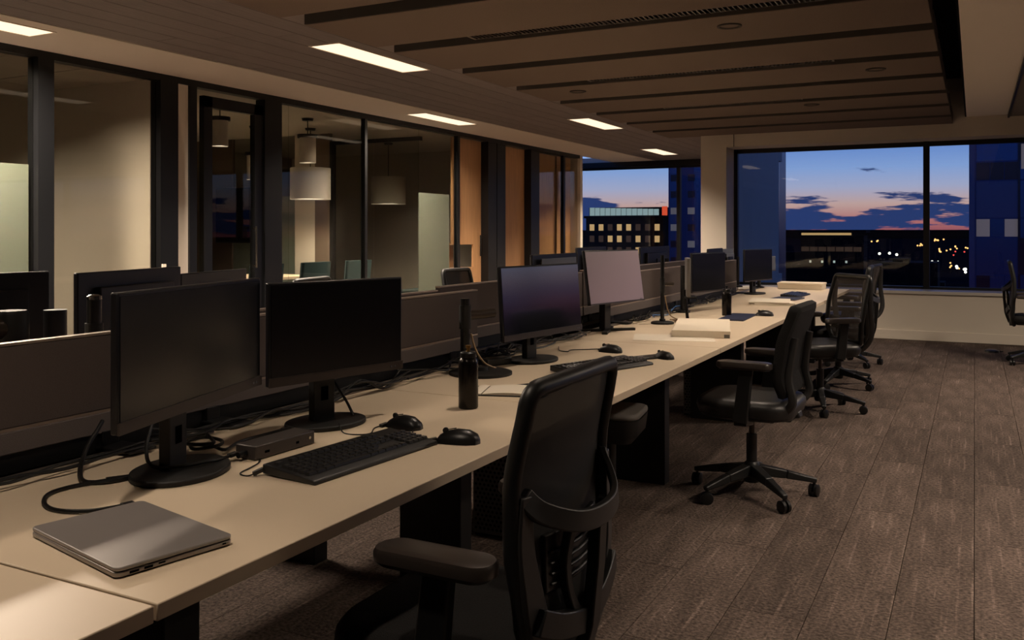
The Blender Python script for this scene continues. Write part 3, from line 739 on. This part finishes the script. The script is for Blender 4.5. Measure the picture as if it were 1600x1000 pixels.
# =================================================================== SMALL THINGS ON THE DESKS
def laptop():
    r = empty('laptop', (-1.362, 1.128, DZ), math.radians(-12.5), 'closed grey laptop on the desk at the lower left', 'laptop')
    MB().prism(rrect(.325, .215, .012), .002, .0105).build('body', m_['laptop_edge'], r, .002)
    MB().prism(rrect(.325, .215, .012), .0118, .0185).build('lid', m_['laptop_grey'], r, .002)
    MB().prism(rrect(.315, .205, .012), .0104, .012).build('lid_gap', m_['hole'], r)
    for y0, w in ((-.085, .016), (-.06, .015), (-.035, .012), (.085, .007)):
        MB().box(.1615, .1632, y0, y0+w, .0045 if w > .012 else .006, .0085).build('port', m_['hole'], r)
    for sx in (-.13, .13):
        MB().box(sx-.02, sx+.02, -.085, -.08, 0, .003).box(sx-.02, sx+.02, .08, .085, 0, .003).build('foot', m_['plastic_black'], r)
laptop()
def keyboard(x, y, rz, label, w=.455, d=.165):
    r = empty('keyboard', (x, y, DZ), rz, label, 'keyboard')
    Mx = Matrix(((0, 0, 1, -w/2), (1, 0, 0, 0), (0, 1, 0, 0), (0, 0, 0, 1)))
    MB().prism([(-d/2, 0), (d/2, .004), (d/2, .027), (-d/2+.006, .012), (-d/2, .008)], 0, w, Mx).build('case', m_['key_black'], r, .003)
    k = MB(); sl = (.027-.012)/d
    rows = [(.052, [1]*1+[0]*1+[1]*12), (.026, [1]*14), (.008, [1]*14), (-.010, [1]*13), (-.028, [1]*12), (-.046, [1.3, 1.3, 1.3, 6, 1.3, 1.3, 1.3])]
    for yy, row in rows:
        tot = sum(row if sum(row) else [1]); x0 = -w/2+.012; span = w*.645; u = span/max(tot, 13.5)
        cx = x0
        for wd in row:
            if wd:
                zz = .012+(yy+d/2)*sl
                k.rings([[(cx+.001, yy-.0078, zz), (cx+u*wd-.001, yy-.0078, zz), (cx+u*wd-.001, yy+.0078, zz), (cx+.001, yy+.0078, zz)],
                         [(cx+.003, yy-.006, zz+.006), (cx+u*wd-.003, yy-.006, zz+.006), (cx+u*wd-.003, yy+.006, zz+.006), (cx+.003, yy+.006, zz+.006)]])
            cx += u*(wd if wd else 1)
    for bx, n, rws in ((w*.165, 3, (.052, .026, .008, -.046)), (w*.315, 4, (.026, .008, -.010, -.028, -.046))):
        for yy in rws:
            for q in range(n):
                cx = bx+q*.0195; zz = .012+(yy+d/2)*sl
                k.rings([[(cx+.001, yy-.0078, zz), (cx+.0185, yy-.0078, zz), (cx+.0185, yy+.0078, zz), (cx+.001, yy+.0078, zz)],
                         [(cx+.003, yy-.006, zz+.006), (cx+.0165, yy-.006, zz+.006), (cx+.0165, yy+.006, zz+.006), (cx+.003, yy+.006, zz+.006)]])
    o = k.build('keycaps', mat('keycap', '#2b2a29', .3, spec=.6), r); o['kind'] = 'stuff'
    return r
keyboard(-1.358, 1.79, math.radians(85.5), 'black full-size keyboard in front of the pair of monitors')
keyboard(-1.36, 3.45, math.radians(70), 'black keyboard half hidden behind the nearest chair back')
keyboard(-1.40, 8.15, math.radians(88), 'black keyboard on the farthest aisle desk')
def mouse(x, y, rz, label, sc=1.0):
    r = empty('computer_mouse', (x, y, DZ), rz, label, 'computer mouse'); r.scale = (sc,)*3
    prof = [(-.060, .003, .012), (-.052, .022, .026), (-.03, .031, .036), (.0, .032, .038), (.03, .029, .031), (.05, .024, .020), (.058, .012, .010)]
    R = []
    for px, hw, hh in prof:
        R.append([(px, hw*math.cos(PI*k/8), hh*math.sin(PI*k/8)) for k in range(9)]+[(px, -hw*.9, 0.0)])
    MB().rings(R).build('shell', m_['plastic_black'], r, smooth=True)
    MB().lathe([(.004, -.0035), (.008, -.003), (.008, .003), (.004, .0035)], 12, (0, 0), Matrix.Translation((.035, 0, .031)) @ Matrix.Rotation(PI/2, 4, 'X')).build('scroll_wheel', m_['plastic_matte'], r)
    MB().tube([(.005, 0, .0385), (.03, 0, .0335)], .0012, 4).build('button_gap', m_['hole'], r)
mouse(-1.452, 2.14, math.radians(172), 'black mouse right behind the keyboard, nearer the monitor base')
mouse(-1.222, 2.055, math.radians(195), 'black mouse at the right of the keyboard near the desk edge')
mouse(-1.512, 3.93, math.radians(170), 'black mouse with glossy top before the blue-lit monitor')
mouse(-1.225, 3.84, math.radians(150), 'small black mouse beside a dark phone at the desk edge', .9)
mouse(-1.252, 6.11, math.radians(180), 'black mouse right of the navy mat')
r = empty('phone', (-1.285, 3.83, DZ), math.radians(60), 'dark phone lying behind the half-hidden keyboard', 'phone')
MB().prism(rrect(.15, .075, .01), 0, .009).build('body', m_['plastic_black'], r, .002); MB().prism(rrect(.143, .068, .008), .009, .0095).build('screen', m_['monitor_panel'], r)

def bottle(x, y, label, brass=True):
    r = empty('bottle', (x, y, DZ), 0, label, 'bottle')
    MB().lathe([(.029, 0), (.0315, .004), (.0315, .142), (.029, .155), (.021, .163)], 28).build('body', m_['bottle_black'], r, smooth=True)
    MB().lathe([(.026, .161), (.026, .176), (.022, .180)], 28).build('cap', m_['plastic_black'], r, smooth=True)
    MB().lathe([(.006, .178), (.006, .19), (.009, .192), (.009, .20)], 16).build('spout', m_['brass' if brass else 'plastic_black'], r, smooth=True)
bottle(-1.435, 2.475, 'black metal bottle with brass spout beside the right monitor')
bottle(-1.483, 6.02, 'black metal bottle beside the navy mat', False)
# docking box
r = empty('docking_station', (-1.592, 1.765, DZ), math.radians(88), 'small dark grey docking box behind the keyboard', 'docking station')
MB().box(-.105, .105, -.035, .035, .002, .036).build('case', m_['dock_grey'], r, .003)
MB().box(-.075, -.06, -.036, -.034, .014, .02).box(.035, .045, -.036, -.034, .014, .02).build('port', m_['hole'], r)
MB().lathe([(.004, 0), (.004, .002)], 12, (0, 0), Matrix.Translation((.085, -.035, .02)) @ Matrix.Rotation(PI/2, 4, 'X')).build('power_button', m_['chrome'], r)
MB().tube([(-.104, 0, .017), (-.13, 0, .016)], .008, 8).build('plug', m_['plastic_black'], r)
# notebook
r = empty('notebook', (-1.43, 2.79, DZ), math.radians(18), 'open notebook with cream pages and black cover', 'notebook')
MB().box(-.15, .12, -.09, .09, 0, .004).build('cover', m_['plastic_black'], r, .001)
def page(x0, x1, lift):
    R = []
    for k in range(7):
        t = k/6; xx = x0+(x1-x0)*t
        R.append([(xx, -.085, .004), (xx, .085, .004), (xx, .085, .007+lift*math.sin(PI*min(1, t*1.1))), (xx, -.085, .007+lift*math.sin(PI*min(1, t*1.1)))])
    return MB().rings(R).build('page_block', m_['paper'], r, smooth=True)
page(-.10, .115, .006); page(-.14, -.105, .002)
r = empty('pencil', (-1.455, 2.935, DZ), math.radians(60), 'dark pencil lying behind the open notebook', 'pencil')
MB().tube([(-.05, 0, .004), (.05, 0, .004)], .0038, 6).build('shaft', m_['plastic_matte'], r); MB().tube([(.05, 0, .004), (.06, 0, .004)], [.0038, .0006], 6).build('tip', m_['desk_top'], r)
# white flat box on a sheet of paper
tag(MB().prism(rrect(.42, .30, .004), 0, .0012).build('paper_sheet', m_['paper']), 'cream sheet of paper sticking out under the white flat box', 'paper').location = (-1.42, 4.62, DZ)
bpy.data.objects['paper_sheet'].rotation_euler.z = math.radians(18)
r = empty('flat_box', (-1.375, 5.02, DZ+.0013), math.radians(14), 'white flat document box lying on the fourth desk', 'box')
MB().box(-.15, .15, -.34, .34, 0, .022).build('tray', m_['pedestal_grey'], r, .002); MB().box(-.153, .153, -.343, .343, .018, .036).build('lid', m_['white_card'], r, .002)
MB().box(-.153, .12, -.346, -.343, .0, .036).build('front_flap', m_['white_card'], r)
r = empty('desk_mat', (-1.385, 5.92, DZ), math.radians(2), 'dark navy mat beside the black bottle', 'desk mat')
MB().prism(rrect(.17, .5, .01), 0, .006).build('mat', m_['navy'], r, .001); MB().box(-.08, .08, -.245, -.235, .006, .0075).build('edge_binding', m_['plastic_black'], r)
r = empty('paper_stack', (-1.42, 7.18, DZ), math.radians(12), 'stack of cream papers on the fifth desk', 'papers')
for k, (dx, dy, a) in enumerate(((0, 0, 0), (.01, .015, 4), (-.008, .01, -3))):
    o = MB().box(-.15, .15, -.21, .21, k*.009, k*.009+.0085).build('sheaf', m_['paper'], r); o.location = (dx, dy, 0); o.rotation_euler.z = math.radians(a)
r = empty('folder', (-1.40, 7.72, DZ), math.radians(-6), 'navy folder lying beyond the paper stack', 'folder')
MB().box(-.11, .11, -.15, .15, 0, .003).build('cover', m_['navy'], r); MB().box(-.105, .105, -.145, .145, .003, .007).build('papers', m_['paper'], r); MB().box(-.11, .11, -.15, .15, .007, .010).build('cover', m_['navy'], r)
r = empty('storage_box', (-1.52, 9.2, DZ), 0, 'low white box at the far end of the desks under the window', 'box')
MB().box(-.21, .21, -.13, .13, 0, .05).build('tray', m_['white_card'], r, .003); MB().box(-.215, .215, -.135, .135, .045, .065).build('lid', m_['white_card'], r, .003)

# =================================================================== CABLES
def cable(name, pts, rad, label, m='cable', z=None, plug=None):
    P = [(p[0], p[1], p[2] if len(p) > 2 else DZ+rad+.0005) for p in pts]
    o = Vector(P[0]); r = empty(name, (o.x, o.y, DZ), 0, label, 'cable')
    MB().tube(spline([(p[0]-o.x, p[1]-o.y, p[2]-DZ) for p in P], 6), rad, 8).build('cord', m_[m], r, smooth=True)
    a, b = Vector(P[0]), Vector(P[1]); d = (b-a).normalized()*.025
    MB().bar((0, 0, a.z-DZ), (d.x, d.y, a.z-DZ+d.z), .014, .009).build('plug', m_['plastic_black'], r, .001)
    if plug:
        i = plug; a, b = Vector(P[i]), Vector(P[i+1])
        MB().tube([(a.x-o.x, a.y-o.y, a.z-DZ), (b.x-o.x, b.y-o.y, b.z-DZ)], rad*1.7, 8).build('ferrite', m_['plastic_black'], r, smooth=True)
    return r
cable('power_cable', [(-1.515, 1.262, .741), (-1.525, 1.228, .741), (-1.561, 1.195, .737), (-1.63, 1.173), (-1.695, 1.192), (-1.745, 1.237), (-1.753, 1.287), (-1.74, 1.332), (-1.726, 1.363), (-1.700, 1.404), (-1.68, 1.43)], .0045, 'black looped cable plugged into the laptop corner', plug=8)
cable('power_cable', [(-1.70, 1.40), (-1.718, 1.35), (-1.766, 1.336), (-1.84, 1.385, .745), (-1.90, 1.45, .775), (-1.93, 1.50, .80), (-1.95, 1.53, .815)], .0055, 'thick black cable rising from the desk to the left privacy screen')
cable('monitor_cable', [(-1.611, 1.645, .748), (-1.611, 1.60, .745), (-1.600, 1.544, .752), (-1.628, 1.473, .752), (-1.67, 1.44, .757), (-1.71, 1.46, .79), (-1.735, 1.50, .84), (-1.74, 1.53, .885)], .0045, 'black cable hanging from the nearest monitor across its base')
cable('cable_coil', [(-1.70, 1.94, .743), (-1.731, 1.865), (-1.731, 1.78), (-1.679, 1.675, .742), (-1.73, 1.678, .746), (-1.769, 1.651, .75), (-1.742, 1.63, .747), (-1.71, 1.64, .75), (-1.69, 1.67, .755), (-1.724, 1.705, .755), (-1.787, 1.711, .755), (-1.80, 1.67, .753), (-1.76, 1.63, .757), (-1.70, 1.655, .76), (-1.76, 1.70, .762), (-1.81, 1.74, .755), (-1.85, 1.80, .745)], .0045, 'coil of black cable between the two monitor bases', plug=0)
cable('keyboard_cable', [(-1.455, 1.57, .745), (-1.478, 1.548), (-1.51, 1.553), (-1.526, 1.605), (-1.54, 1.645), (-1.57, 1.68), (-1.64, 1.72)], .0018, 'thin black cable from the keyboard past the docking box')
cable('mouse_cable', [(-1.508, 2.135, .737), (-1.52, 2.09), (-1.49, 2.03), (-1.51, 2.0), (-1.56, 2.0), (-1.60, 2.03, .748)], .0018, 'thin curled black cable of the mouse by the monitor base')
cable('mouse_cable', [(-1.28, 2.04, .737), (-1.30, 2.02), (-1.34, 2.03), (-1.37, 2.06), (-1.41, 2.12)], .0018, 'thin black cable of the mouse near the desk edge')
cable('monitor_cable', [(-1.71, 2.12, .90), (-1.70, 2.13, .85), (-1.66, 2.14, .79), (-1.63, 2.135, .750)], .004, 'black cable hanging behind the right monitor of the pair')
cable('mouse_cable', [(-1.57, 3.94, .738), (-1.60, 3.99), (-1.64, 3.95), (-1.70, 3.90), (-1.69, 3.84), (-1.74, 3.86), (-1.80, 3.98)], .0022, 'tangled thin black cable left of the glossy mouse')
random.seed(3)
def run(y0, y1, label, x0=-1.87, n=3, m='cable', amp=.03):
    """loose bundle of cords along the desk's rear channel"""
    r = empty('cable_bundle', (x0, y0, DZ), 0, label, 'cable bundle')
    for q in range(n):
        P = []; k = max(4, int((y1-y0)/.13))
        for i in range(k+1):
            P.append((random.uniform(-amp, amp), (y1-y0)*i/k, .006+random.random()*.024+(.03 if random.random() < .15 else 0)))
        MB().tube(spline(P, 4), random.choice((.003, .004, .0045)), 6).build('cord', m_['cable_tan'] if (m == 'cable' and q == 9) else m_[m], r, smooth=True)
run(.7, 1.75, 'loose black cords along the rear rail by the laptop', n=2, amp=.016)
run(1.62, 2.75, 'tangle of black cords behind the pair of monitors', n=5)
run(2.75, 3.55, 'black cords along the rear rail behind the bottle', n=3)
run(3.2, 4.4, 'tangle of black cords behind the blue-lit monitor', n=6, amp=.045)
run(5.2, 6.4, 'tangle of black cords behind the thin post stand', n=5, amp=.04)
run(5.5, 6.3, 'blue cord along the rear rail behind the thin post stand', n=1, m='cable_blue', x0=-1.84)
run(6.6, 8.0, 'tangle of black cords behind the far portrait monitors', n=5, amp=.04)
r = empty('power_adapter', (-1.80, 3.33, DZ), math.radians(70), 'black power adapter beside the post stand', 'power adapter')
MB().box(-.07, .07, -.03, .03, 0, .032).build('case', m_['plastic_black'], r, .005); MB().tube([(.07, 0, .015), (.11, .01, .006)], .004, 6).build('cord', m_['cable'], r)

# =================================================================== UNDER THE DESKS
def tower(x, y, label):
    r = empty('computer_tower', (x, y, 0), 0, label, 'computer tower', 'computer towers under the desks')
    MB().box(-.10, .10, -.18, .18, .012, .50).build('case', m_['pedestal_grey'], r, .004)
    MB().box(-.095, .095, -.192, -.18, .02, .49).build('front_panel', m_['pedestal_front'], r, .003)
    k = MB()
    for a in range(9):
        for b in range(24):
            xx = -.08+a*.02+(.01 if b % 2 else 0); zz = .04+b*.0185
            if xx < .085: k.rings([[(xx+.006*math.cos(2*PI*q/6), -.1935, zz+.006*math.sin(2*PI*q/6)) for q in range(6)], [(xx+.006*math.cos(2*PI*q/6), -.1915, zz+.006*math.sin(2*PI*q/6)) for q in range(6)]])
    o = k.build('vent_holes', m_['hole'], r); o['kind'] = 'stuff'
    for sx in (-.08, .08): MB().box(sx-.015, sx+.015, -.17, .17, 0, .012).build('foot', m_['plastic_black'], r)
tower(-1.80, 3.50, 'grey computer tower with perforated front under the third desk')
tower(-1.73, 6.36, 'grey computer tower with perforated front behind the second chair seat')
r = empty('stool', (-1.46, 3.80, 0), math.radians(8), 'low black stool with grey padded top pushed under the third desk', 'stool')
MB().prism(rrect(.30, .31, .06), .47, .50).build('seat_pad', m_['pedestal_grey'], r, .012)
MB().rings([[(p[0]*s_, p[1]*s_, zz) for p in rrect(.30, .31, .06)] for s_, zz in ((.72, .36), (.94, .40), (1, .47))]).build('seat_shell', m_['chair_frame'], r, smooth=True)
MB().tube([(0, 0, .10), (0, 0, .37)], .025, 12).build('gas_lift', m_['plastic_black'], r, smooth=True)

# =================================================================== CHAIRS
def lerp(tab, z):
    for (a, va), (b, vb) in zip(tab[:-1], tab[1:]):
        if z <= b:
            t = max(0, (z-a)/(b-a)); t = t*t*(3-2*t)*.5+t*.5
            return va+(vb-va)*t
    return tab[-1][1]
def star_base(r, rot=0., rad=.30):
    MB().lathe([(.034, .065), (.040, .075), (.040, .15), (.030, .165)], 20).build('hub', m_['chair_frame'], r, smooth=True)
    MB().tube([(0, 0, .15), (0, 0, .30)], .026, 16).build('gas_lift', m_['plastic_black'], r, smooth=True)
    MB().tube([(0, 0, .30), (0, 0, .38)], .014, 12).build('piston', m_['steel_dark'], r, smooth=True)
    for k in range(5):
        a = rot+2*PI*k/5; c_, s_ = math.cos(a), math.sin(a)
        lg = MB().bar((.03*c_, .03*s_, .125), (rad*.55*c_, rad*.55*s_, .105), .05, .055, .04, .04).bar((rad*.55*c_, rad*.55*s_, .105), (rad*1.04*c_, rad*1.04*s_, .075), .04, .04, .028, .022).build('base_leg', m_['chair_frame'], r, .006)
        Mx = Matrix.Translation((rad*c_, rad*s_, .029)) @ Matrix.Rotation(a+.9+k*.8, 4, 'Z') @ Matrix.Rotation(PI/2, 4, 'X')
        MB().lathe([(.018, -.024), (.029, -.020), (.029, -.006), (.012, -.005), (.012, .005), (.029, .006), (.029, .020), (.018, .024)], 18, (0, 0), Mx).build('caster', m_['plastic_black'], lg, smooth=True)
        MB().tube([(rad*c_, rad*s_, .035), (rad*c_, rad*s_, .075)], .007, 8).build('caster_stem', m_['plastic_black'], lg)
def cushion(r, w, d, z0, z1, m, cy=0., rr=.13):
    R = []
    for sc, zz in ((.86, z0), (.96, z0+.012), (1., (z0+z1)/2), (.985, z1-.022), (.93, z1-.006), (.80, z1), (.4, z1-.008)):
        R.append([(p[0]*sc, p[1]*sc+cy, zz) for p in rrect(w, d, rr, 6)])
    return MB().rings(R).build('seat', m_[m], r, smooth=True)
def armrest(r, sx, pad_y=-.06, ln=.26, x=.255, zt=.685, post_m='chair_frame'):
    p = MB().bar((sx*x, pad_y-.01, zt-.03), (sx*(x-.005), pad_y+.02, .40), .032, .062, .036, .07).build('arm_post', m_[post_m], r, .006)
    MB().bar((sx*x, pad_y+.02, .40), (sx*.08, pad_y+.03, .375), .06, .03).build('arm_bracket', m_[post_m], r, .004)
    R = []
    for sc, zz in ((.8, zt-.036), (1, zt-.026), (1, zt-.010), (.93, zt-.002), (.78, zt)):
        R.append([(sx*x+q[0]*(sc if abs(sc) else 1), pad_y+q[1]*(.5+.5*sc), zz+.006*math.cos(q[1]*9)) for q in rrect(.088, ln, .04, 5)])
    MB().rings(R).build('arm_pad', m_['arm_pad'], p, smooth=True)
def make_chair(style, label, loc, rz, rot=.3, group='black office chairs'):
    r = empty('office_chair', loc, rz, label, 'chair', group)
    star_base(r, rot)
    MB().box(-.09, .09, -.13, .10, .375, .41).box(-.05, .05, -.2, -.12, .38, .43).build('mechanism', m_['chair_frame'], r, .012)
    MB().tube([(.09, .04, .39), (.20, .06, .385), (.235, .06, .38)], .007, 8).build('lever', m_['plastic_black'], r, smooth=True)
    if style == 'mesh':
        ZB, ZT = .385, 1.0
        HW = [(.38, .10), (.45, .15), (.55, .195), (.68, .218), (.80, .218), (1.0, .208)]
        YB = [(.38, -.225), (.5, -.25), (.62, -.252), (.72, -.245), (.82, -.245), (1.0, -.275)]
    elif style == 'padded':
        ZB, ZT = .52, .95
        HW = [(.5, .19), (.6, .225), (.8, .235), (.95, .215)]
        YB = [(.5, -.215), (.62, -.195), (.75, -.215), (.95, -.27)]
    else:
        ZB, ZT = .50, .97
        HW = [(.5, .19), (.6, .225), (.75, .235), (.97, .225)]
        YB = [(.5, -.225), (.62, -.215), (.75, -.235), (.97, -.285)]
    def bs(s, z, off=0.): return (s, lerp(YB, z)+.55*s*s-off, z)
    # closed outline of the back
    rc = .028
    right = []; n = 18
    for i in range(n+1):
        z = ZB+(ZT-rc-ZB)*i/n; right.append((lerp(HW, z), z))
    hwT = lerp(HW, ZT)
    for k in range(1, 5):
        a = PI/2*k/4; right.append((hwT-rc+rc*math.cos(a), ZT-rc+rc*math.sin(a)))
    outline = right+[(-x, z) for x, z in right[::-1]]
    if style == 'padded':
        R = []
        for ins, off in ((.0, .0), (-.004, .02), (.006, .042), (.03, .046)):
            R.append([bs(x*(1-ins*3), z-(ins if z > .8 else -ins), off-.02) for x, z in outline])
        MB().rings(R).build('backrest', m_['chair_fabric'], r, smooth=True)
    else:
        g = MB(); N, K = 22, 12
        V = [[g.bm.verts.new(bs(-lerp(HW, z)+2*lerp(HW, z)*k/K, z, -.002)) for k in range(K+1)] for z in [ZB+(ZT-.006-ZB)*i/N for i in range(N+1)]]
        for i in range(N):
            for k in range(K): g.bm.faces.new([V[i][k], V[i][k+1], V[i+1][k+1], V[i+1][k]])
        g.build('back_mesh', m_['mesh_dark' if style == 'mesh' else 'mesh_light'], r, smooth=True)
        MB().tube([bs(x, z, 0) for x, z in outline], .016, 10, w=.018, closed=True).build('back_rim', m_['chair_frame'], r, smooth=True)
    def ribbon(pts, w, o0, o1, name, m, par=r, k=5):
        P = spline([(p[0], p[1], p[2] if len(p) > 2 else 0) for p in pts], k); R = []
        for i, p in enumerate(P):
            d = P[min(i+1, len(P)-1)]-P[max(i-1, 0)]; d = Vector((d.x, d.y)).normalized(); nn = Vector((-d.y, d.x))
            ww = w if not isinstance(w, (list, tuple)) else w[0]+(w[1]-w[0])*i/(len(P)-1)
            q = [(p.x+nn.x*ww/2, p.y+nn.y*ww/2), (p.x-nn.x*ww/2, p.y-nn.y*ww/2)]
            e = p.z
            R.append([bs(*q[0], o0+e), bs(*q[1], o0+e), bs(*q[1], o1+e), bs(*q[0], o1+e)])
        return MB().rings(R).build(name, m_[m], par, .003)
    if style == 'mesh':
        for sx in (-1, 1):
            ribbon([(sx*.203, .80), (sx*.203, .68), (sx*.18, .57), (sx*.13, .465), (sx*.085, .41)], (.03, .085), .004, .024, 'side_frame', 'chair_grey')
            ribbon([(sx*.19, .565), (sx*.12, .535), (sx*.02, .51)], .05, .012, .04, 'lower_yoke', 'chair_frame')
        ribbon([(-.205, .80, 0), (-.175, .765, .02), (-.10, .735, .05), (0, .728, .06), (.10, .735, .05), (.175, .765, .02), (.205, .80, 0)], .042, .004, .020, 'upper_yoke', 'chair_grey')
        ribbon([(0, .735, .035), (0, .62, .02), (0, .50, .01), (0, .40, .0)], .04, .014, .040, 'spine', 'chair_frame')
        for sx in (-1, 1): ribbon([(sx*.075, .735, .02), (sx*.085, .64, .0), (sx*.06, .56, .0), (sx*.015, .52, .0)], .022, .012, .03, 'lumbar_strut', 'chair_frame')
        lp = ribbon([(-.13, .65), (0, .645), (.13, .65)], .11, -.004, .008, 'lumbar_pad', 'chair_leather')
        for k in range(4): ribbon([(-.12, .61+k*.02), (0, .603+k*.02), (.12, .61+k*.02)], .006, .006, .013, 'rib', 'chair_grey', lp, 3)
        ribbon([(-.10, .405), (0, .395), (.10, .405)], .05, .004, .03, 'bottom_frame', 'chair_frame')
    elif style == 'padded':
        for sx in (-1, 1):
            MB().tube(spline([bs(sx*.17, .80, .03), bs(sx*.185, .62, .04), (sx*.19, -.235, .50), (sx*.16, -.17, .43)]), .014, 8, w=.02).build('back_strut', m_['chair_grey'], r, smooth=True)
    else:
        for sx in (-1, 1):
            MB().tube(spline([bs(sx*.225, .93, .01), bs(sx*.235, .75, .05), (sx*.215, -.275, .56), (sx*.18, -.22, .455), (sx*.10, -.12, .41)]), .015, 8, w=.022).build('back_strut', m_['chair_grey'], r, smooth=True)
        ribbon([(-.2, .60), (0, .575), (.2, .60)], .03, .01, .03, 'lumbar_bar', 'chair_frame')
        ribbon([(-.2, .66), (0, .65), (.2, .66)], .012, .01, .02, 'lumbar_bar', 'chair_frame')
    MB().bar((0, -.255 if style == 'mesh' else -.235, .42), (0, -.10, .39), .07, .03).build('back_bracket', m_['chair_frame'], r, .006)
    cushion(r, .50, .47, .41, .485 if style == 'mesh' else .50, 'chair_fabric' if style == 'mesh' else 'chair_leather', .0)
    MB().rings([[(p[0]*sc, p[1]*sc, zz) for p in rrect(.46, .44, .12, 5)] for sc, zz in ((.7, .392), (.98, .408), (1, .418))]).build('seat_shell', m_['chair_frame'], r, smooth=True)
    for sx in (-1, 1): armrest(r, sx, -.075 if style == 'mesh' else -.03)
    return r
make_chair('mesh', 'black mesh chair with yoke frame in the foreground, seen from behind', (-.98, 1.69, 0), math.radians(90), .5)
make_chair('padded', 'black padded chair standing in the aisle, seen side-on', (-.975, 4.46, 0), math.radians(88), .12)
make_chair('light', 'black chair with see-through mesh back turned towards the aisle', (-1.0, 6.82, 0), math.radians(128), .2)
make_chair('mesh', 'black mesh chair directly behind the see-through one', (-1.02, 7.95, 0), math.radians(92), .4)
make_chair('light', 'black chair nearest the window wall at the end of the desk row', (-1.1, 9.30, 0), math.radians(85), .15)
make_chair('mesh', 'black chair cut off by the right picture edge', (.56, 10.12, 0), math.radians(-90), .35)
for i, (x, y, a) in enumerate(((-2.95, 1.95, -96), (-3.30, 5.95, -88), (-3.35, 4.35, -80), (-3.35, 8.0, -92))):
    make_chair('mesh', 'black chair of the rear desks, %s' % ['pushed deep under the desk behind the monitors', 'its back showing left of the blue-lit monitor', 'before the glass meeting room', 'farthest of the four'][i], (x, y, 0), math.radians(a), .2*i, 'chairs of the rear desks')
# meeting room chairs
def lounge(x, y, rz, label):
    r = empty('meeting_chair', (x, y, 0), rz, label, 'chair', 'teal meeting room chairs')
    MB().prism(rrect(.5, .48, .08), .40, .47).build('seat', m_['teal_fabric'], r, .02)
    R = [[(p[0], p[1]-.24+.05*(zz-.47)*-2, zz) for p in rrect(.5, .06, .03)] for zz in (.44, .6, .8, .95)]
    MB().rings(R).build('backrest', m_['teal_fabric'], r, .01)
    for sx in (-.2, .2):
        for sy in (-.19, .19): MB().tube([(sx, sy, .40), (sx*1.15, sy*1.15, 0)], .011, 8).build('leg', m_['black_frame'], r)
for i, (x, y, a) in enumerate(((-7.0, 7.3, 90), (-7.0, 8.1, 90), (-7.0, 8.9, 90), (-9.0, 7.4, -90))):
    lounge(x, y, math.radians(a), 'teal fabric chair behind the glass partition, %s' % ['first of three by the glass', 'second of three by the glass', 'third of three by the glass', 'across the meeting table'][i])
lounge(-7.1, 10.9, math.radians(90), 'teal fabric chair in the room beyond the inner glass wall')
r = empty('floor_outlet', (.165, 10.95, 0), .3, 'small black floor outlet on the carpet near the window wall', 'floor outlet')
MB().lathe([(.075, 0), (.07, .02), (.045, .03)], 20).build('cover', m_['plastic_black'], r, smooth=True); MB().tube([(.05, 0, .012), (.12, .03, .006)], .006, 6).build('cord', m_['cable'], r)
